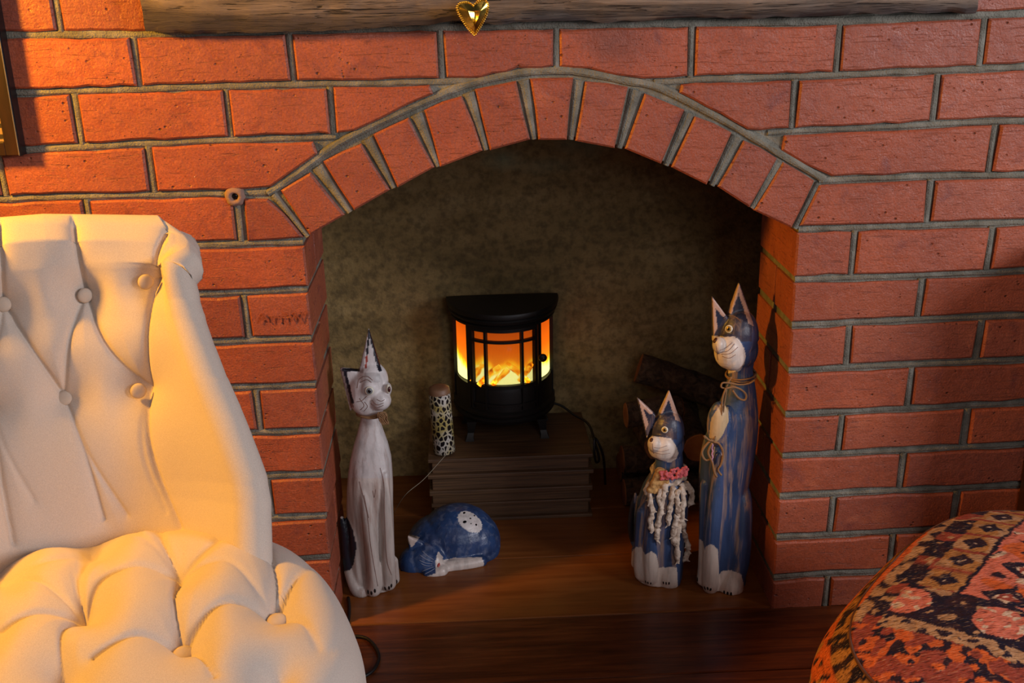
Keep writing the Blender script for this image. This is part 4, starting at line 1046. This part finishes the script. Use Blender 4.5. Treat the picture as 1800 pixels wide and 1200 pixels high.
def pw_(x, y, co, n):
    f = noise.noise(co*90)
    if n.y > .2 and y < 740: return (GREYW, .8)
    if y < 655 and x > 632 and co.y < .15:
        d1 = segd(x, y, (650, 583), (668, 650)); d2 = segd(x, y, (649, 583), (643, 646))
        if d1 < 3.2+1.5*f: return (BLK, 0)
        if d2 < 1.8 and x > 640: return ((BLK if y < 625 else rgb(170, 70, 56)), 0)
        if x < 643+(y-583)*0: 
            if x < 649-(y-583)*.12-2: return (rgb(170, 158, 156), .6)
        return (WHITE, 0)
    if x < 640 and y < 720 and inpoly(x, y, [(596, 645), (640, 645), (636, 656), (624, 716), (616, 716)]):
        if segd(x, y, (603, 650), (632, 650)) < 3.0+1.4*f and y < 655: return (BLK, 0)
        if segd(x, y, (606, 653), (619, 706)) < 2.6+1.4*f: return (BLK, 0)
        if x < 607+(y-655)*.25: return (rgb(150, 130, 126), .5)
        return (WHITE, 0)
    if x < 626 and y > 900 and co.z < .16 and inpoly(x, y, [(590, 890), (604, 895), (620, 930), (627, 960), (622, 990), (616, 1003+3*f), (605, 1004), (598, 980)]): return (BLK, .0)
    g = .5+.5*noise.noise(Vector((co.x*40, co.y*40, co.z*8)))
    c = [a+(b-a)*(.15+.45*g*(1 if y > 730 else .5)) for a, b in zip(WHITE[:3], GREYW[:3])]
    if y > 840: c = [a*(1-.28*sm(840, 900, y)) for a in c]; c = [c[0]*1.03, c[1]*.97, c[2]*.90]  # shade around the leg grooves painted in as a browner, darker tone
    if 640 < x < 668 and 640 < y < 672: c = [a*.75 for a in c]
    return (c, 1.0 if y > 740 else .35)
def segd(x, y, a, b):
    dx, dy = b[0]-a[0], b[1]-a[1]; t = max(0, min(1, ((x-a[0])*dx+(y-a[1])*dy)/(dx*dx+dy*dy))); return math.hypot(x-a[0]-t*dx, y-a[1]-t*dy)
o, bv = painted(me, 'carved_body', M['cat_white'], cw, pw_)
M['grey_iris'] = plain('grey_paint', rgb(120, 122, 124), .3)
eye(bv, 649.5, 686.5, 8.2, cw, 'grey_iris')
p_, n_ = cast(bv, 681, 683)
if p_ is not None:
    e_ = MB().ball(p_+Vector((.0015, 0, 0)), (.0042, .005, .0095), None, 16, 10).build('eye', M['eyewhite'], cw); MB().ball(p_+Vector((.003, -.0022, 0)), (.003, .004, .006), None, 16, 10).build('iris', M['nose_brown'], e_)
strokes(bv, [[(628, 682), (632, 666), (645, 661), (655, 668)], [(633, 672), (645, 667), (653, 672)], [(654, 703), (663, 711), (674, 708)], [(652, 709), (662, 716), (674, 712)], [(663, 702), (670, 705), (676, 702)],
             [(632, 700), (640, 712), (634, 720)], [(627, 706), (636, 704), (645, 696)], [(640, 722), (646, 714), (641, 706)]], .0006, 'face_lines', 'brown_line', cw)
for cx_ in ((647, 1040), (653, 1042), (659, 1038), (677, 1034), (684, 1033), (688, 1029), (697, 1022)): spot(bv, cx_[0], cx_[1], 1.9, 4.6, 'claw', 'eyeblack', cw)
strokes(bv, [[(632, 846), (645, 900), (652, 960), (664, 1030)], [(668, 822), (675, 850), (676, 900), (680, 980), (688, 1010)], [(640, 870), (648, 910)], [(660, 860), (658, 874), (655, 862)]], .0005, 'carving_lines', 'brown_line', cw)
tw = MB(); c0 = PY(649, 726, .125)
for q in range(3):
    tw.tube([c0+Vector((.0235*math.cos(a), .0215*math.sin(a), .0018*math.sin(a*2+q)+q*.0022-.001)) for a in [2*math.pi*k/28 for k in range(29)]], .0016, 6)
kc = PY(673, 731, .093)
for q in range(7):
    a0 = q*.9; tw.tube([kc+Vector((.0075*math.cos(a+a0)*(1+.3*math.sin(q)), .003*math.sin(a*2+q), .012*math.sin(a+.4*q)-.004)) for a in [2*math.pi*k/14 for k in range(13)]], .0013, 5)
tw.build('twine_collar', M['twine'], cw)
# ---- small white wooden tag of the tail seen beside the leg is part of the carving
# ---- blue cats
BLUE, BLUE2, BEIGE, CREAM = rgb(70, 94, 136), rgb(32, 42, 68), rgb(196, 162, 146), rgb(224, 206, 190)
def blue_paint(muz, feet, ears, chest, Yb, ymax_head, facecut):
    def f(x, y, co, n):
        e = noise.noise(co*110)*1.6
        if x < 1115 and 860 < y < 952: return (BLK, 0)
        for tip, b1, b2 in ears:
            P = [tip, b1, b2]
            if y < max(b1[1], b2[1]) and n.y < .3 and inpoly(x, y, [(tip[0], tip[1]-6), (b1[0]-4 if b1[0] < b2[0] else b1[0]+4, b1[1]), (b2[0]+4 if b1[0] < b2[0] else b2[0]-4, b2[1])]):
                d = min(segd(x, y, tip, b1), segd(x, y, tip, b2))
                if d < 4.2+e*.5: return (BEIGE, .25)
                return (BLUE2, .15)
        if inpoly(x, y, muz) and n.y < .55:
            return (CREAM, 0)
        for P in feet:
            if inpoly(x, y+e, P): return (CREAM, .3)
        if chest and inpoly(x, y, chest) and n.y < .3: return (rgb(214, 184, 140), .1)
        if y < ymax_head and x < facecut(y) and n.y < .2: 
            g = .5+.5*noise.noise(co*60); return ([a+(b-a)*.35*g for a, b in zip(BLUE2[:3], rgb(120, 104, 110)[:3])], .5)
        g = .5+.5*noise.noise(Vector((co.x*50, co.y*50, co.z*6)))
        return ([a+(b-a)*.7*g for a, b in zip(BLUE[:3], BLUE2[:3])], 1)
    return f
# tall blue cat
ct = thing('cat_figure', 'tall blue carved cat with twine bow, standing against the right pier', 'cat figurine')
Y0 = .092; mb = MB()
loft_px(mb, [(630, 1282, 1326, .9), (648, 1281, 1323, .9), (664, 1279, 1325, .9), (682, 1275, 1328, .92), (702, 1268, 1330, .92), (725, 1257, 1332, .9), (750, 1247, 1332, .85), (775, 1237, 1330, .8), (800, 1231, 1326, .8), (830, 1229, 1321, .8), (857, 1229, 1315, .8), (900, 1229, 1314, .8), (950, 1229, 1313, .8), (1000, 1229, 1311, .8), (1030, 1230, 1310, .8, 0, .0015)], Y0)
limb(mb, [(1303, 852, .085, 12), (1306, 880, .072, 16), (1305, 930, .068, 17), (1298, 985, .068, 20), (1287, 1020, .066, 21), (1285, 1032, .068, 22)])
limb(mb, [(1264, 800, .060, 9), (1258, 880, .054, 13), (1251, 950, .052, 14), (1249, 1015, .056, 15), (1249, 1030, .064, 14)])
limb(mb, [(1240, 850, .075, 9), (1239, 920, .072, 10), (1238, 990, .072, 11), (1236, 1018, .076, 12)])
blob(mb, 1262, 745, .062, 20, 40, .016)
blob(mb, 1297, 590, .088, 36, 46, .038, 4); blob(mb, 1306, 612, .095, 26, 34, .036); blob(mb, 1281, 617, .062, 26, 30, .026); blob(mb, 1287, 628, .062, 22, 22, .024); blob(mb, 1263, 606, .052, 11, 14, .014)
ear(mb, (1299, 495), (1277, 560), (1333, 594), .088, .022); ear(mb, (1251, 519), (1253, 600), (1279, 558), .086, .019)
me = fused(mb, .0017, 6); clampfloor(me)
muz = [(1250, 590), (1262, 590), (1275, 592), (1290, 591), (1300, 598), (1308, 612), (1311, 626), (1308, 640), (1300, 652), (1280, 656), (1262, 645), (1248, 615)]
feet = [[(1222, 945), (1235, 950), (1241, 975), (1242, 1040), (1222, 1040)], [(1240, 962), (1250, 955), (1262, 966), (1264, 1000), (1262, 1052), (1238, 1052), (1236, 990)], [(1262, 1012), (1268, 1004), (1285, 1002), (1303, 1009), (1307, 1025), (1309, 1056), (1260, 1056)]]
o, bv = painted(me, 'carved_body', M['cat_blue'], ct, blue_paint(muz, feet, [((1298, 502), (1283, 548), (1322, 574)), ((1252, 528), (1258, 590), (1272, 552))], [(1246, 768), (1250, 735), (1268, 708), (1280, 716), (1281, 740), (1270, 765), (1257, 780)], Y0, 600, lambda y: 1322))
eye(bv, 1281.5, 578, 7.2, ct)
spot(bv, 1257, 598, 3.8, 5.2, 'nose', 'nose_brown', ct, 0, .002)
strokes(bv, [[(1266, 615), (1276, 611), (1287, 602)], [(1267, 619), (1280, 616), (1291, 604)], [(1268, 622), (1283, 621), (1297, 610)], [(1270, 626), (1282, 629), (1293, 623)], [(1259, 608), (1261, 622), (1262, 632)], [(1272, 560), (1282, 554), (1296, 559), (1304, 568)]], .0005, 'whisker_lines', 'brown_line', ct)
for c_ in ((1226, 1018), (1239, 1033), (1244, 1034), (1249, 1036), (1273, 1041), (1279, 1043), (1285, 1044)): spot(bv, c_[0], c_[1], 1.9, 4.6, 'claw', 'eyeblack', ct)
tw = MB(); c0 = PY(1302, 660, .092)
for q in range(2): tw.tube([c0+Vector((.0275*math.cos(a), .0265*math.sin(a), .003*math.sin(a+q)+q*.004)) for a in [2*math.pi*k/28 for k in range(29)]], .0017, 6)
def tw_px(pts, Y, r=.0017): tw.tube(crm([PY(x, y, Y if len(t_) < 3 else t_[2]) for t_ in pts for x, y in [t_[:2]]], 6), r, 6)
tw_px([(1286, 662), (1279, 675), (1275, 685)], .058)
tw_px([(1275, 683), (1268, 680), (1270, 673), (1282, 673), (1300, 676), (1316, 674), (1327, 668)], .056)
tw_px([(1275, 683), (1290, 680), (1305, 686), (1312, 695), (1309, 703), (1298, 699), (1288, 686)], .052, .0019)
tw_px([(1276, 682), (1270, 700), (1268, 730), (1262, 755), (1255, 772)], .050)
tw_px([(1277, 684), (1273, 710), (1269, 740), (1261, 765), (1254, 776)], .052)
tw_px([(1252, 772), (1241, 782), (1234, 795), (1240, 808), (1252, 804), (1255, 785)], .050, .0022)
tw_px([(1254, 776), (1264, 780), (1271, 795), (1268, 815), (1262, 825), (1268, 835)], .048, .0021)
tw_px([(1252, 778), (1245, 795), (1252, 812), (1256, 830), (1260, 838)], .046, .0021)
tw_px([(1240, 770), (1238, 766), (1246, 773), (1254, 775)], .048, .002)
tw.build('twine_bow', M['twine'], ct)
M['pinkrag'] = plain('pink_twist', rgb(206, 150, 178), .9, 0, .6, 600)
MB().tube([PY(1252+.9*math.sin(k*1.6), 780+k*2.6, .046) for k in range(14)], .0016, 6).build('pink_cord', M['pinkrag'], ct)
# small blue cat
cs = thing('cat_figure', 'small blue carved cat wearing a ragged fringed scarf with a pink pompon', 'cat figurine')
Y0 = .128; mb = MB()
loft_px(mb, [(795, 1154, 1200, .9), (815, 1151, 1201, .9), (835, 1142, 1205, .95), (855, 1130, 1209, 1), (880, 1121, 1210, 1), (915, 1117, 1207, 1), (950, 1116, 1204, 1), (985, 1115, 1201, 1), (1008, 1116, 1199, 1, 0, .0015)], Y0)
limb(mb, [(1192, 905, .115, 10), (1187, 950, .100, 16), (1180, 985, .096, 20), (1177, 1008, .094, 21), (1177, 1016, .096, 21)])
limb(mb, [(1148, 880, .096, 10), (1145, 930, .090, 13), (1144, 980, .088, 15), (1145, 1008, .090, 15), (1144, 1016, .094, 14)])
limb(mb, [(1128, 900, .108, 10), (1126, 950, .104, 11), (1126, 990, .100, 13), (1128, 1008, .102, 13)])
limb(mb, [(1117, 965, .122, 7), (1117, 990, .12, 8)])
limb(mb, [(1117, 868, .148, 3), (1112, 890, .148, 5), (1109, 925, .146, 6), (1113, 950, .142, 6), (1120, 965, .138, 5)])
blob(mb, 1173, 758, .122, 30, 38, .033, 4); blob(mb, 1180, 778, .128, 23, 30, .031); blob(mb, 1164, 785, .100, 25, 24, .024); blob(mb, 1150, 780, .090, 12, 14, .014)
ear(mb, (1176, 684), (1156, 732), (1203, 760), .122, .020); ear(mb, (1119, 697), (1136, 768), (1152, 728), .120, .018)
me = fused(mb, .0017, 6); clampfloor(me)
muz = [(1134, 766), (1146, 766), (1165, 768), (1180, 771), (1188, 782), (1193, 796), (1189, 806), (1178, 813), (1160, 808), (1142, 800), (1134, 785)]
feet = [[(1106, 975), (1118, 960), (1128, 962), (1134, 975), (1144, 968), (1154, 974), (1158, 995), (1156, 1036), (1106, 1036)], [(1156, 999), (1165, 996), (1190, 997), (1192, 1040), (1154, 1040)]]
o, bv = painted(me, 'carved_body', M['cat_blue'], cs, blue_paint(muz, feet, [((1176, 690), (1161, 724), (1193, 742)), ((1122, 704), (1139, 756), (1144, 724))], None, Y0, 772, lambda y: 1190))
eye(bv, 1168.5, 755, 6.0, cs)
spot(bv, 1145, 773, 3.4, 3.8, 'nose', 'nose_brown', cs, 0, .002)
strokes(bv, [[(1150, 786), (1160, 787), (1172, 783)], [(1149, 790), (1162, 793), (1176, 790)], [(1151, 795), (1164, 798), (1178, 796)], [(1147, 779), (1148, 790), (1149, 797)], [(1156, 745), (1164, 741), (1176, 744)]], .0004, 'whisker_lines', 'brown_line', cs)
for c_ in ((1119, 1017), (1135, 1022), (1139, 1024), (1144, 1025), (1166, 1024), (1171, 1025), (1176, 1025)): spot(bv, c_[0], c_[1], 1.3, 3.4, 'claw', 'eyeblack', cs)
rg_ = NT('ragged_cotton'); n = rg_.noise(90, detail=5); M['rag'] = rg_.done(rg_.ramp(n, [(.3, rgb(150, 124, 104)), (.5, rgb(206, 184, 162)), (.7, rgb(226, 208, 190))]), .95, rg_.bump(n, 1, .004))
ry_ = NT('yellow_rag'); n = ry_.noise(80, detail=5); M['ragy'] = ry_.done(ry_.ramp(n, [(.3, rgb(150, 106, 58)), (.6, rgb(212, 164, 100))]), .95, ry_.bump(n, 1, .003))
pk_ = NT('pink_wool'); n = pk_.noise(160, detail=4); M['pink'] = pk_.done(pk_.ramp(n, [(.3, rgb(170, 62, 66)), (.6, rgb(222, 110, 112))]), .95, pk_.bump(n, 1, .004))
sc = mb = MB()
# neckerchief part: a lumpy wrap round the neck and chest
ring_ = []
for k in range(31):
    a = 2*math.pi*k/30; c = PY(1176, 828, .128); ring_.append(c+Vector((.031*math.cos(a), .031*math.sin(a)-.001, .010*math.sin(a*1)+.003*math.sin(a*5))))
mb.tube(ring_, [.0055+.0018*math.sin(k*1.9) for k in range(31)], 8)
o = fused(mb, .0018, 2); o.materials.append(M['rag']); o.shade_smooth(); so_ = bpy.data.objects.new('scarf_wrap', o); link(so_, cs)
mb = MB(); yb = []
for (x0_, y0_), (x1_, y1_) in (((1152, 812), (1141, 858)), ((1156, 812), (1149, 864)), ((1161, 816), (1156, 862)), ((1166, 820), (1163, 856)), ((1171, 824), (1169, 850)), ((1150, 816), (1136, 852))):
    P = []
    for k in range(8):
        t_ = k/7; x, y = x0_+(x1_-x0_)*t_, y0_+(y1_-y0_)*t_; p, n = cast(bv, x, y)
        if p is None: p = PY(x, y, .095)
        P.append(Vector((p.x, min(p.y, .094)-.002, p.z)))
    mb.tube(P, [.0066+.0014*math.sin(k*2.3+x0_) for k in range(8)], 8)
o = fused(mb, .0016, 3); o.materials.append(M['ragy']); o.shade_smooth(); link(bpy.data.objects.new('yellow_bib', o), cs)
rs = random.Random(11)
tas = [[(1148, 852), (1142, 872), (1147, 895), (1143, 915), (1146, 935)], [(1170, 850), (1164, 880), (1160, 905), (1155, 930), (1157, 952)], [(1182, 855), (1180, 880), (1176, 905), (1175, 922)],
       [(1198, 850), (1201, 880), (1198, 905), (1192, 930), (1190, 960), (1192, 990)], [(1206, 848), (1214, 862), (1216, 878), (1212, 886)], [(1190, 905), (1186, 925), (1183, 945), (1188, 960)],
       [(1200, 910), (1202, 935), (1208, 955), (1208, 975), (1205, 984)], [(1142, 848), (1136, 860), (1138, 870)], [(1192, 860), (1190, 885), (1193, 905)], [(1161, 858), (1158, 876), (1163, 893)]]
for ti, ln in enumerate(tas):
    P = []
    for q, v in enumerate(crm([(x, y, 0) for x, y in ln], 7)):
        p, n = cast(bv, v.x, v.y); Yq = (p.y-.006) if p is not None else .098; Yq = min(Yq, .100)
        P.append(PY(v.x+rs.uniform(-1.2, 1.2), v.y, Yq+rs.uniform(-.0015, .0015)))
    mb = MB(); N_ = len(P); w0 = [.0062, .0062, .006, .0066, .0068, .0065, .0062, .006, .006, .005][ti]
    mb.tube(P, [w0*(.72+.30*math.sin(k*.55+ti)**2+rs.uniform(-.14, .14))*(1 if k < N_-3 else (N_-k)/4+.25) for k in range(N_)], 9)
    for k in range(0, N_, 1):
        q_ = P[k]+Vector((rs.uniform(-.003, .003), -.002, 0)); d_ = Vector((rs.uniform(-.008, .008), rs.uniform(-.004, .001), rs.uniform(-.009, .003)))
        mb.tube([q_, q_+d_*.5, q_+d_], [.0022, .0018, .0012], 6)
    me = fused(mb, .0016, 2); me.materials.append(M['rag']); me.shade_smooth(); link(bpy.data.objects.new('tassel', me), cs)
mb = MB()
for k in range(60):
    t_ = rs.random(); x = 1160+t_*49; y = 836-10*t_**1.5+rs.uniform(-8, 9); p = PY(x, y, .086-.006*math.sin(t_*3.1)+rs.uniform(-.003, .003)); mb.ball(p, (rs.uniform(.002, .0045), .003, rs.uniform(.002, .0045)), Matrix.Rotation(rs.uniform(0, 3), 3, 'Y'), 8, 6)
me = fused(mb, .0013, 1); me.materials.append(M['pink']); me.shade_smooth(); link(bpy.data.objects.new('pink_pompon', me), cs)
# ---- sleeping cat
cz = thing('sleeping_cat_figure', 'curled up sleeping blue ceramic cat with a white spotted patch on its back', 'cat figurine')
mb = MB()
mb.ball((-.115, .265, .028), (.083, .072, .072)); mb.ball((-.150, .262, .022), (.072, .066, .058)); mb.ball((-.085, .262, .02), (.060, .062, .062))
blob(mb, 750, 985, .205, 38, 32, .036, 10); blob(mb, 728, 990, .205, 28, 30, .032); blob(mb, 765, 990, .190, 16, 22, .022)
ear(mb, (716, 941), (721, 972), (744, 952), .205, .014); ear(mb, (703, 1021), (716, 992), (736, 1016), .185, .012)
me0 = MB()
limb(mb, [(868, 935, .270, 9), (871, 960, .245, 9), (864, 982, .225, 9), (850, 992, .210, 9)])
limb(mb, [(846, 986, .198, 11), (825, 990, .192, 12), (800, 994, .188, 12), (782, 998, .186, 12)])
limb(mb, [(776, 1004, .170, 12), (764, 1010, .168, 11), (752, 1011, .168, 9)])
me = fused(mb); clampfloor(me)
def pz_(x, y, co, n):
    e = noise.noise(co*150)*2.5
    k = math.hypot((x-826)/21, (y-917)/19)
    kk = math.hypot(((x-826)*.8+(y-917)*.6)/24, (-(x-826)*.6+(y-917)*.8)/15.5)+.05*noise.noise(Vector((x*.5, y*.5, 0)))
    if kk < 1 and n.z > .1: return (rgb(214, 206, 202), 0)
    if co.y < .212 and inpoly(x, y, [(778, 984), (800, 980), (847, 979), (851, 992), (846, 1000), (786, 1016), (780, 1026), (748, 1024), (752, 1012), (765, 1008), (766, 985), (770, 968), (779, 980)]): return (rgb(214, 200, 190), 0)
    if inpoly(x, y, [(715, 938), (738, 944), (732, 952), (724, 962), (716, 952)]) and n.y < .3: return (rgb(200, 180, 170), .2)
    g = .5+.5*noise.noise(co*30)
    return ([a+(b-a)*.8*g for a, b in zip(rgb(46, 76, 124)[:3], rgb(28, 36, 66)[:3])], .7)
M['cat_glazed'] = m_painted('glazed_blue', rgb(120, 128, 150), (70, 70, 50), .6, (.52, .66), .34)
o, bv = painted(me, 'glazed_body', M['cat_glazed'], cz, pz_)
for (x, y, rx, ry, r_) in ((816, 901, 2.8, 2.0, 20), (817, 917, 3.6, 2.6, 10), (827, 911, 2.0, 1.5, 0), (834, 906, 1.8, 1.6, 0), (837, 922, 2.2, 1.9, 20), (828, 920, 1.2, 1.1, 0)): spot(bv, x, y, rx, ry, 'black_spot', 'eyeblack', cz, r_, .0005)
spot(bv, 771, 993, 2.6, 5.0, 'nose', 'red_paint', cz, -20, .0015)
for c_ in ((773, 1015), (779, 1012)): spot(bv, c_[0], c_[1], 1.2, 2.6, 'claw', 'eyeblack', cz, 0, .001)
M['pale_line'] = plain('pale_paint', rgb(158, 160, 178), .4)
strokes(bv, [[(738, 975), (748, 982), (760, 987)], [(742, 968), (752, 977), (762, 983)], [(737, 984), (748, 989), (760, 991)], [(742, 1004), (752, 1000), (762, 996)], [(746, 1009), (756, 1004), (764, 999)], [(740, 990), (750, 994), (760, 994)]], .0006, 'fur_lines', 'pale_line', cz)
